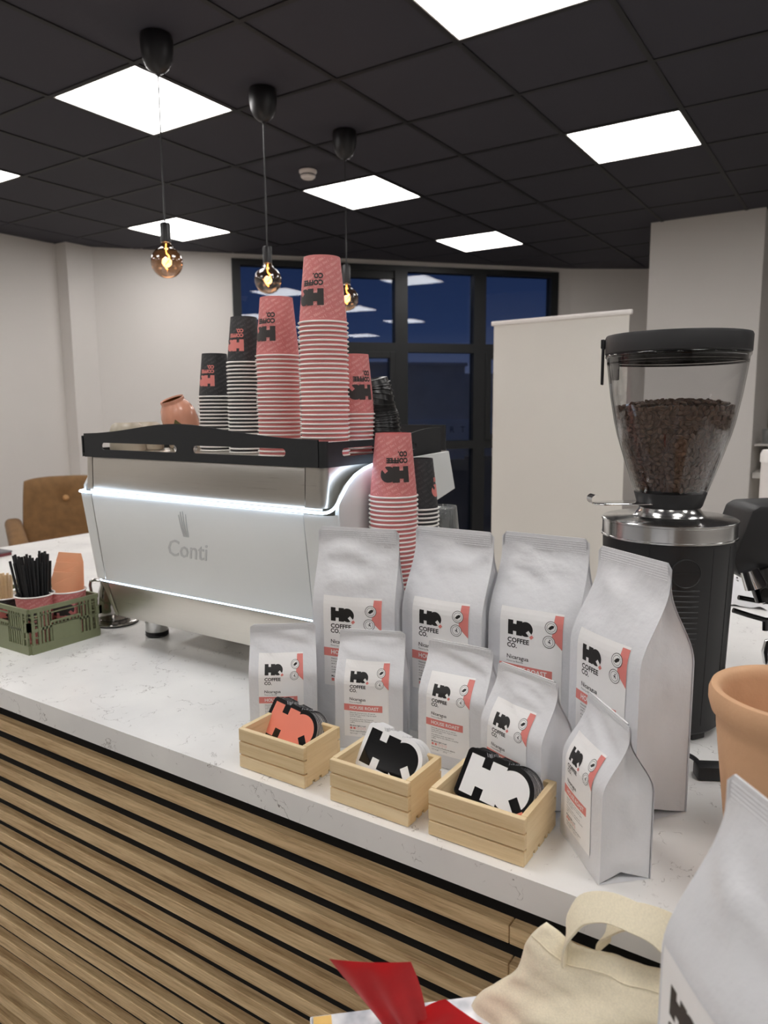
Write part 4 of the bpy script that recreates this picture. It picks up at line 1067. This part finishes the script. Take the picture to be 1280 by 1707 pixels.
crate_side(T(-cx, 0, 0) @ RZ(radians(90)), cy, 'long_wall'); crate_side(T(cx, 0, 0) @ RZ(radians(-90)), cy, 'long_wall')
mb = MB(); mb.box((-cx+.002, -cy+.002, .002), (cx-.002, cy-.002, .006)); mb.build('floor_panel', 'green_plastic', gc, smooth=False)
def upcup(x, y, z, kind, label):
    o = dup(kind[1], (x, y, z), (0, 0, TC), label=label, cat='paper cup'); 
    if 'group' in o: del o['group']
    return o
ZG = CT+.0065
upcup(.965, 1.622, ZG, pink, 'pink paper cup full of black straws in the green crate')
upcup(1.032, 1.575+.02, ZG, pink, 'pink paper cup of folded peach napkins at the back of the green crate')
upcup(.955, 1.73, ZG, blk, 'black paper cup of wooden stirrers in the green crate')
mb = MB(); mb.lathe([(.0024, 0), (.0030, 0), (.0030, .20), (.0024, .20), (.0024, 0)], 10); stw = mb.build('straw', 'matte_black')
rs = random.Random(11); cxs, cys = .965, 1.622; placed = 0
pos_words = ['left', 'right', 'middle', 'front', 'rear']
for i in range(46):
    while True:
        u, v = rs.uniform(-1, 1), rs.uniform(-1, 1)
        if u*u+v*v < 1: break
    bx, by = u*.024, v*.024; tx, ty = u*.036+.004, v*.036+.008
    d = Vector((tx-bx, ty-by, .112)).normalized(); tilt = d.copy(); tilt += Vector((.0, .06+.05*v, 0)); tilt.normalize()
    base_p = Vector((cxs+tx*.98, cys+ty*.98, ZG+.113))-tilt*.105
    L = rs.uniform(.88, 1.0); o = stw if i == 0 else dup(stw, (0, 0, 0))
    o.matrix_world = Matrix.Translation(base_p) @ tilt.to_track_quat('Z', 'Y').to_matrix().to_4x4() @ Matrix.Diagonal((1, 1, L, 1))
    tag(o, label='black paper straw standing in the bunch in the pink cup of the green crate', cat='straw', group='black straws')
mb = MB(); mb.box((-.0028, -.0008, 0), (.0028, .0008, .14), bev=.0006, seg=1); stk = mb.build('stirrer', 'stir_wood')
for i in range(22):
    u, v = rs.uniform(-.8, .8), rs.uniform(-.8, .8); tl = Vector((u*.12, v*.2+.02, 1)).normalized(); o = stk if i == 0 else dup(stk, (0, 0, 0))
    o.matrix_world = Matrix.Translation((.955+u*.018, 1.73+v*.018, ZG+.007)) @ tl.to_track_quat('Z', 'Y').to_matrix().to_4x4() @ RZ(rs.uniform(0, 3.1))
    tag(o, label='thin wooden coffee stirrer in the black cup at the left edge', cat='stirrer', group='wooden stirrers')
# peach napkins, folded, in the rear cup
for i in range(3):
    nk = empty('napkin', (1.035+.006*i, 1.605-.004*i, ZG+.008), label=['folded peach paper napkin standing behind the straws, nearest', 'folded peach paper napkin behind the straws, middle one', 'folded peach paper napkin behind the straws, tallest at the back'][i], cat='napkin', group='peach napkins')
    hh = .150+.022*i
    mb = MB(); mb.prism([(-.024, 0), (.024, 0), (.031, hh-.02), (.024, hh), (-.026, hh-.008), (-.030, hh-.03)], -.004, 0, axis='x', M=RZ(radians(58)) @ RY(radians(3*i))); mb.build('paper_fold', 'peach_paper', nk, smooth=False)
    mb = MB(); mb.prism([(-.022, 0), (.020, 0), (.024, hh-.03), (-.026, hh-.012)], -.0065, -.0045, axis='x', M=RZ(radians(58)) @ RY(radians(3*i))); mb.build('inner_fold', 'peach_paper', nk, smooth=False)
bk = empty('magazine', (1.33, 2.78, CT), .05, label='grey magazine lying flat on the far left end of the worktop', cat='magazine')
mb = MB(); mb.box((-.16, -.08, .0005), (.20, .08, .012), bev=.001); mb.build('pages', 'book_red', bk); mb = MB(); mb.box((-.162, -.082, .0122), (.202, .082, .018), bev=.001); mb.build('cover', 'book_grey', bk)
# milk pitcher on a round steel plate
pl = empty('round_plate', (1.172, 1.605, CT), label='round white-rimmed mat under the milk pitcher beside the machine', cat='mat')
mb = MB(); mb.lathe([(0, .0005), (.056, .0005), (.056, .003), (0, .003)], 48); mb.build('rubber_base', 'matte_black', pl); mb = MB(); mb.lathe([(0, .0032), (.056, .0032), (.058, .006), (.057, .009), (.050, .010), (0, .010)], 48); mb.build('dish', 'pitcher_steel', pl)
pc = empty('milk_pitcher', (1.178, 1.62, CT+.0105), label='stainless steel milk pitcher standing on the round mat by the machine', cat='pitcher')
mb = MB(); mb.lathe([(0, 0), (.038, 0), (.040, .003), (.040, .04), (.036, .07), (.030, .09), (.031, .105), (.0305, .105), (.029, .09), (.035, .07), (.039, .04), (.038, .005), (0, .004)], 44); mb.prism([(-.008, 0), (.008, 0), (0, .014)], .085, .106, M=T(.028, 0, 0) @ RZ(-pi/2)); mb.build('jug_body', 'pitcher_steel', pc)
mb = MB(); ph = math.atan2(.83, -.55); mb.tube([RZ(ph) @ Vector(p) for p in ((.029, 0, .098), (.045, 0, .100), (.056, 0, .096), (.058, 0, .085), (.054, 0, .05), (.050, 0, .03), (.040, 0, .024))], .004, 8); mb.build('handle', 'pitcher_steel', pc)

# ================================================================== BACKGROUND: BANNER, CHAIR
A = Vector((4.307, 2.009, 0)); B = Vector((4.216, 1.128, 0)); d = (A-B).normalized(); nb = Vector((-d.y, d.x, 0))
if nb.dot(A) > 0: nb = -nb
MBn = Matrix(((d.x, nb.x, 0, 0), (d.y, nb.y, 0, 0), (0, 0, 1, 0), (0, 0, 0, 1)))
bn = empty('roll_up_banner', tuple((A+B)/2), label='blank white roll-up banner standing behind the counter', cat='banner')
mb = MB(); mb.box((-.428, -.001, .08), (.428, .001, 1.95), M=MBn); mb.build('banner_sheet', 'banner_white', bn, smooth=False)
mb = MB(); mb.box((-.443, -.010, 1.945), (.443, .012, 1.972), bev=.005, M=MBn); mb.build('top_rail', 'rim_white', bn)
mb = MB(); mb.box((-.445, -.06, 0), (.445, .06, .085), bev=.01, M=MBn); mb.build('base_cassette', 'brushed_ring', bn); mb = MB(); mb.cyl(MBn @ Vector((-.40, -.03, .08)), MBn @ Vector((-.40, -.03, 1.96)), .009); mb.build('pole', 'brushed_ring', bn)
ch = empty('armchair', (3.16, 4.77, 0), math.atan2(-.90, -.44), label='tan velvet armchair with a buttoned back against the left wall', cat='armchair')
# local x forward, y left/right
def bk_fn(u, v, off):
    y = (u-.5)*.62*(1-.12*v**2); z = .38+(.575)*v-.02*(2*u-1)**4*v; x = -.23-.10*v+.10*(2*u-1)**2*.9+off
    dmp = .0
    for by in (.0,): dmp += .022*math.exp(-((y-by)**2+(z-.80)**2)/.0035)
    return Vector((x-(dmp if off > .03 else 0), y, z))
mb = MB(); nU, nV = 40, 30
fr = mb.grid(nU, nV, lambda u, v: bk_fn(u, v, .07*(1-(2*v-1)**8*.5)*(1-(2*u-1)**8*.6))); mb.grid(nU, nV, lambda u, v: bk_fn(u, v, -.05*(1-(2*v-1)**8*.5)*(1-(2*u-1)**8*.6)), flip=True)
def edge(fnu): 
    mb.grid(nU, 6, lambda u, w_: bk_fn(*fnu(u), (-.05+.12*w_)*(1 if 0 else .5)))
mb.grid(nU, 4, lambda u, w_: bk_fn(u, 1, (.07-.12*w_)*.5*(1-(2*u-1)**8*.6))); mb.grid(nV, 4, lambda v, w_: bk_fn(0, v, (.07-.12*w_)*.4*(1-(2*v-1)**8*.5))); mb.grid(nV, 4, lambda v, w_: bk_fn(1, v, (.07-.12*w_)*.4*(1-(2*v-1)**8*.5)))
mb.build('backrest', 'velvet_tan', ch, ang=70, weld=True)
for by in (.0,):
    mb = MB(); mb.lathe([(0, .020), (.014, .017), (.022, .004), (.016, -.008), (0, -.012)], 24, M=T(-.222, by, .80) @ RY(radians(78))); mb.build('button', 'velvet_button', ch)
for s in (-1, 1):
    mb = MB(); mb.box((-.26, s*.325-.055, .20), (.30, s*.325+.06, .68), bev=.04, seg=4)
    for v in mb.b.verts:
        if v.co.z > .4: v.co.z -= (v.co.x+.26)*.20; v.co.y += s*.04
    mb.build('arm', 'velvet_tan', ch, ang=70)
mb = MB(); mb.box((-.26, -.30, .26), (.32, .30, .44), bev=.045, seg=4); mb.build('seat_cushion', 'velvet_tan', ch, ang=70)
mb = MB(); mb.box((-.25, -.39, .17), (.27, .39, .27), bev=.02); mb.build('seat_base', 'velvet_tan', ch, ang=70)
for sx in (-.20, .22):
    for sy in (-.32, .32): mb = MB(); mb.cyl((sx, sy, .18), (sx*1.15, sy*1.08, 0), .02, .012); mb.build('leg', 'oak', ch)

# ================================================================== CEILING ITEMS
def pendant(x, y, zb, label, socket_h=.075, bulb_r=.0625):
    r = empty('pendant_light', (x, y, CE), label=label, cat='pendant light', group='bulb pendants in a row over the machine')
    mb = MB(); mb.lathe([(.060, -.0005), (.063, -.02), (.062, -.05), (.056, -.085), (.044, -.113), (.026, -.130), (.010, -.136), (.006, -.145), (0, -.145)], 44); mb.lathe([(0, -.0005), (.060, -.0005)], 44); mb.build('canopy', 'pendant_black', r)
    zt = zr(zb)+bulb_r*1.22-CE
    mb = MB(); mb.tube([(0, 0, -.14), (.002, .003, -.30), (-.002, -.001, -.45), (0, .001, zt+socket_h+.02-.0), (0, 0, zt+socket_h-.002)], .0032, 8); mb.build('cord', 'pendant_black', r)
    mb = MB(); mb.lathe([(0, zt), (.0205, zt), (.0205, zt+socket_h-.004), (.018, zt+socket_h), (0, zt+socket_h)], 28); mb.build('socket', 'pendant_black', r)
    zc = zr(zb)-CE; R = bulb_r; P = [(0, -R)]
    for i in range(1, 21):
        a = -pi/2+pi*.86*i/20; P.append((R*cos(a), R*sin(a)))
    P += [(.024, R*1.02), (.0195, R*1.12), (.0185, R*1.2)]
    mb = MB(); mb.lathe([(a, b+zc) for a, b in P], 48); bu = mb.build('bulb', 'smoked_glass', r, ang=80)
    mb = MB(); pts = []
    for i in range(25):
        t = i/24; pts.append((.004*sin(t*5), -.012*sin(t*2*pi*1.1)*(1-.2*t), zc+.034-.062*t))
    mb.tube(pts, .0017, 6); mb.tube([(0, 0, zc+R*1.15), (0, .002, zc+.045), pts[0]], .0012, 5); mb.build('filament', 'filament', bu)
    lp = D_.lights.new('bulb_glow', 'POINT'); lp.energy = .9; lp.color = (1, .62, .3); lp.shadow_soft_size = .02; lo = D_.objects.new('bulb_glow', lp); COL.objects.link(lo); lo.parent = r; lo.location = (0, 0, zc)
    return r
pendant(2.098, 2.412, .584, 'black pendant with a smoked globe bulb, leftmost and nearest of the three')
pendant(2.693, 2.406, .594, 'black pendant with a smoked globe bulb, middle one behind the pink cups')
pendant(3.315, 2.403, .580, 'black pendant with a smoked globe bulb, farthest one behind the tallest cup stack', socket_h=.10)
sd = empty('smoke_detector', (3.70, 2.96, CE), label='small round white smoke detector on the black ceiling', cat='smoke detector')
mb = MB(); mb.lathe([(0, -.001), (.054, -.001), (.054, -.012), (.050, -.018), (0, -.018)], 36); mb.build('mount', 'smoke_plastic', sd)
mb = MB(); mb.lathe([(.044, -.018), (.046, -.024), (.044, -.040), (.034, -.048), (0, -.050)], 36); mb.build('sensor_head', 'smoke_plastic', sd)
mb = MB(); mb.lathe([(.0462, -.026), (.0466, -.029), (.0462, -.032)], 36); mb.build('vent_slots', 'ink_grey', sd)

# ================================================================== FOREGROUND, CUSTOMER SIDE
TZ = zr(-.611)
tb = empty('side_table', (.30, .22, 0), label='small table below the counter edge carrying the gift box and bags, out of view', cat='table')
mb = MB(); mb.prism([(.19, .155), (.365, -.03), (.355, -.20), (.0, -.30), (-.10, .0)], TZ-.03, TZ, bev=.003); mb.build('table_top', 'table_grey', tb)
for sx, sy in ((.17, .12), (.30, -.04), (.29, -.18), (.02, -.25), (-.05, .0)):
    if 1: mb = MB(); mb.box((sx-.02, sy-.02, 0), (sx+.02, sy+.02, TZ-.03)); mb.build('leg', 'table_grey', tb, smooth=False)
# big bag: far top corner near (.655,.076)
W, H, D = BIG; a = radians(132)
n_ = Vector((cos(a), sin(a), 0)); r_ = (-n_).cross(Vector((0, 0, 1)))
TLp = Vector((.556, .067, 0)); c0 = TLp+r_*W/2
bag((c0.x, c0.y, TZ+.0006), a, W, H, D, 12, 'large silver-grey coffee bag close to the camera in the bottom right corner', 0, True, shift=-.12, drop=.020)
# gift box with photo print and red bow
gb_ = empty('gift_box', (.46, .30, TZ), radians(-2), label='flat gift box printed with photos of coffee, tied with a red cloth', cat='box')
mb = MB(); P = [Vector((.503, .427)), Vector((.66, .262)), Vector((.50, .11)), Vector((.343, .275))]
P = [p-Vector((.46, .30)) for p in P]
mb.prism([(p.x, p.y) for p in P], .0005, .0085, bev=.001); bxo = mb.build('carton', 'label_paper', gb_)
mb = MB(); mb.prism([(p.x*.985, p.y*.985) for p in P], .0090, .0096); mb.build('printed_lid', 'photo_print', gb_, smooth=False)
mb = MB(); u = (P[1]-P[0]).normalized(); v = (P[3]-P[0]).normalized(); c = P[0]+u*.003+v*.003
q = [c, c+u*.018, c+u*.018+v*.05, c+v*.05]; mb.prism([(p.x, p.y) for p in q], .0098, .0102); mb.build('yellow_corner', 'box_yellow', gb_, smooth=False)
rb_ = empty('red_bow', (.535, .345, TZ+.0108), label='bright red cloth bow standing up on the gift box', cat='bow')
C_ = Vector((.535, .345))
def cloth(mb, base, topL, topR, knot_w, seed, n=26, sag=.004, dbl=True):
    """fan of cloth from a gathered knot to a wide edge"""
    base = Vector(base); topL = Vector(topL); topR = Vector(topR); nrm = (topR-topL).cross(base-topL).normalized(); ctr = (topL+topR)/2; ax = (topR-topL)
    def f(off):
        def fn(u, v):
            wid = knot_w+(1-knot_w)*smooth01(v**.8); P = base.lerp(ctr, v)+ax*(u-.5)*wid
            P += nrm*(sin(u*16+seed)*.0045*(1-v)**.7+sin(u*6+seed)*.005*v*(1-v)*2+off*(1-abs(2*u-1)**4)*sin(pi*min(1, v*1.0))**.5)
            P += (ctr-base).normalized()*(-.003*sin(pi*u))*v
            return P
        return fn
    mb.grid(n, n, f(.007)); mb.grid(n, n, f(-.007), flip=True)
mb = MB(); cloth(mb, (.000, -.020, .004), (.462-C_.x, .364-C_.y, .120), (.500-C_.x, .303-C_.y, .118), .62, 1); mb.build('upright_loop', 'red_cloth', rb_, ang=70)
mb = MB(); cloth(mb, (.0, -.02, .004), (.540-C_.x, .290-C_.y, .058), (.570-C_.x, .235-C_.y, .018), .5, 3); mb.build('right_loop', 'red_cloth', rb_, ang=70)
mb = MB(); mb.lathe([(0, -.016), (.010, -.013), (.017, 0), (.012, .012), (0, .016)], 20, M=T(.008, -.006, .016) @ RX(.6)); mb.build('knot', 'red_cloth', rb_)
# canvas tote standing behind the box
tt = empty('tote_bag', (.63, .20, TZ), label='cream canvas tote bag with its handle looped up, behind the gift box', cat='tote bag')
def tote(u, v, side):
    # u 0..1 left to right, v 0..1 up ; left edge slants
    topz = -.500-.004*sin(u*pi)+.0*u; 
    if u < .18: topz = -.500-.010*(u/.18)
    else: topz = -.510+.014*(u-.18)/.82+.0015*sin(u*20)
    yl = .227+(1-v)*.070+.006*sin(v*9); yr = .06
    y = yl+(yr-yl)*u; z = -.610+(topz+.610)*v
    x = .632-.05*(1-v)*.6
    belly = .020*sin(pi*min(1, u*1.0))**.6*(1-v**4)+.003
    w_ = .010*noise.noise(Vector((u*4, v*4, 3)))+.004*noise.noise(Vector((u*11, v*9, 7)))+.004*math.exp(-((v-.90)/.02)**2)*0
    return Vector((x-.63+(-belly if side < 0 else belly)+w_*(1-.5*v), y-.20, zr(z)-TZ))
mb = MB(); mb.grid(44, 40, lambda u, v: tote(u, v, -1)); mb.grid(44, 40, lambda u, v: tote(u, v, 1), flip=True)
mb.grid(44, 1, lambda u, v: tote(u, 1, -1).lerp(tote(u, 1, 1), v)); mb.grid(40, 1, lambda u, v: tote(0, u, -1).lerp(tote(0, u, 1), v)); mb.grid(40, 1, lambda u, v: tote(1, u, -1).lerp(tote(1, u, 1), v))
mb.build('canvas_body', 'canvas', tt, ang=80, weld=True)
mb = MB(); mb.tube([tote(u/40, .90, -1)+Vector((-.0008, 0, 0)) for u in range(41)], .0008, 5); mb.build('hem_stitch', 'canvas', tt)
def strap(pts, wdir, w_, name):
    mb = MB(); pts = [Vector(p) for p in pts]; N = 40
    def cr_(t):
        k = t*(len(pts)-1); i = min(int(k), len(pts)-2); f = k-i
        p0, p1, p2, p3 = pts[max(i-1, 0)], pts[i], pts[i+1], pts[min(i+2, len(pts)-1)]
        return .5*((2*p1)+(p2-p0)*f+(2*p0-5*p1+4*p2-p3)*f*f+(3*p1-p0-3*p2+p3)*f**3)
    rows = []
    for i in range(N+1):
        t = i/N; c = cr_(t); tg = (cr_(min(1, t+.01))-cr_(max(0, t-.01))).normalized(); wd = Vector(wdir).lerp(Vector((wdir[0]*.9, wdir[1], wdir[2])), t); wd = (wd-tg*wd.dot(tg)).normalized(); nn = tg.cross(wd)
        rows.append([mb.b.verts.new(c+wd*a*w_/2+nn*b*.0011) for a, b in ((-1, -1), (1, -1), (1, 1), (-1, 1))])
    for A_, B_ in zip(rows, rows[1:]):
        for k in range(4): mb.b.faces.new((A_[k], A_[(k+1) % 4], B_[(k+1) % 4], B_[k]))
    mb.b.faces.new(rows[0][::-1]); mb.b.faces.new(rows[-1]); mb.build(name, 'canvas', tt, ang=40)
def tp_(x, y, z): return (x-.63, y-.20, zr(z)-TZ)
strap([tp_(.622, .204, -.520), tp_(.622, .205, -.500), tp_(.626, .201, -.483), tp_(.630, .191, -.468), tp_(.634, .172, -.461), tp_(.634, .150, -.461), tp_(.632, .120, -.466), tp_(.628, .08, -.50)], (.75, .1, .62), .027, 'handle')
strap([tp_(.650, .178, -.515), tp_(.652, .176, -.500), tp_(.656, .164, -.484), tp_(.658, .145, -.475), tp_(.656, .11, -.478), tp_(.65, .08, -.51)], (.75, -.2, .62), .024, 'handle')
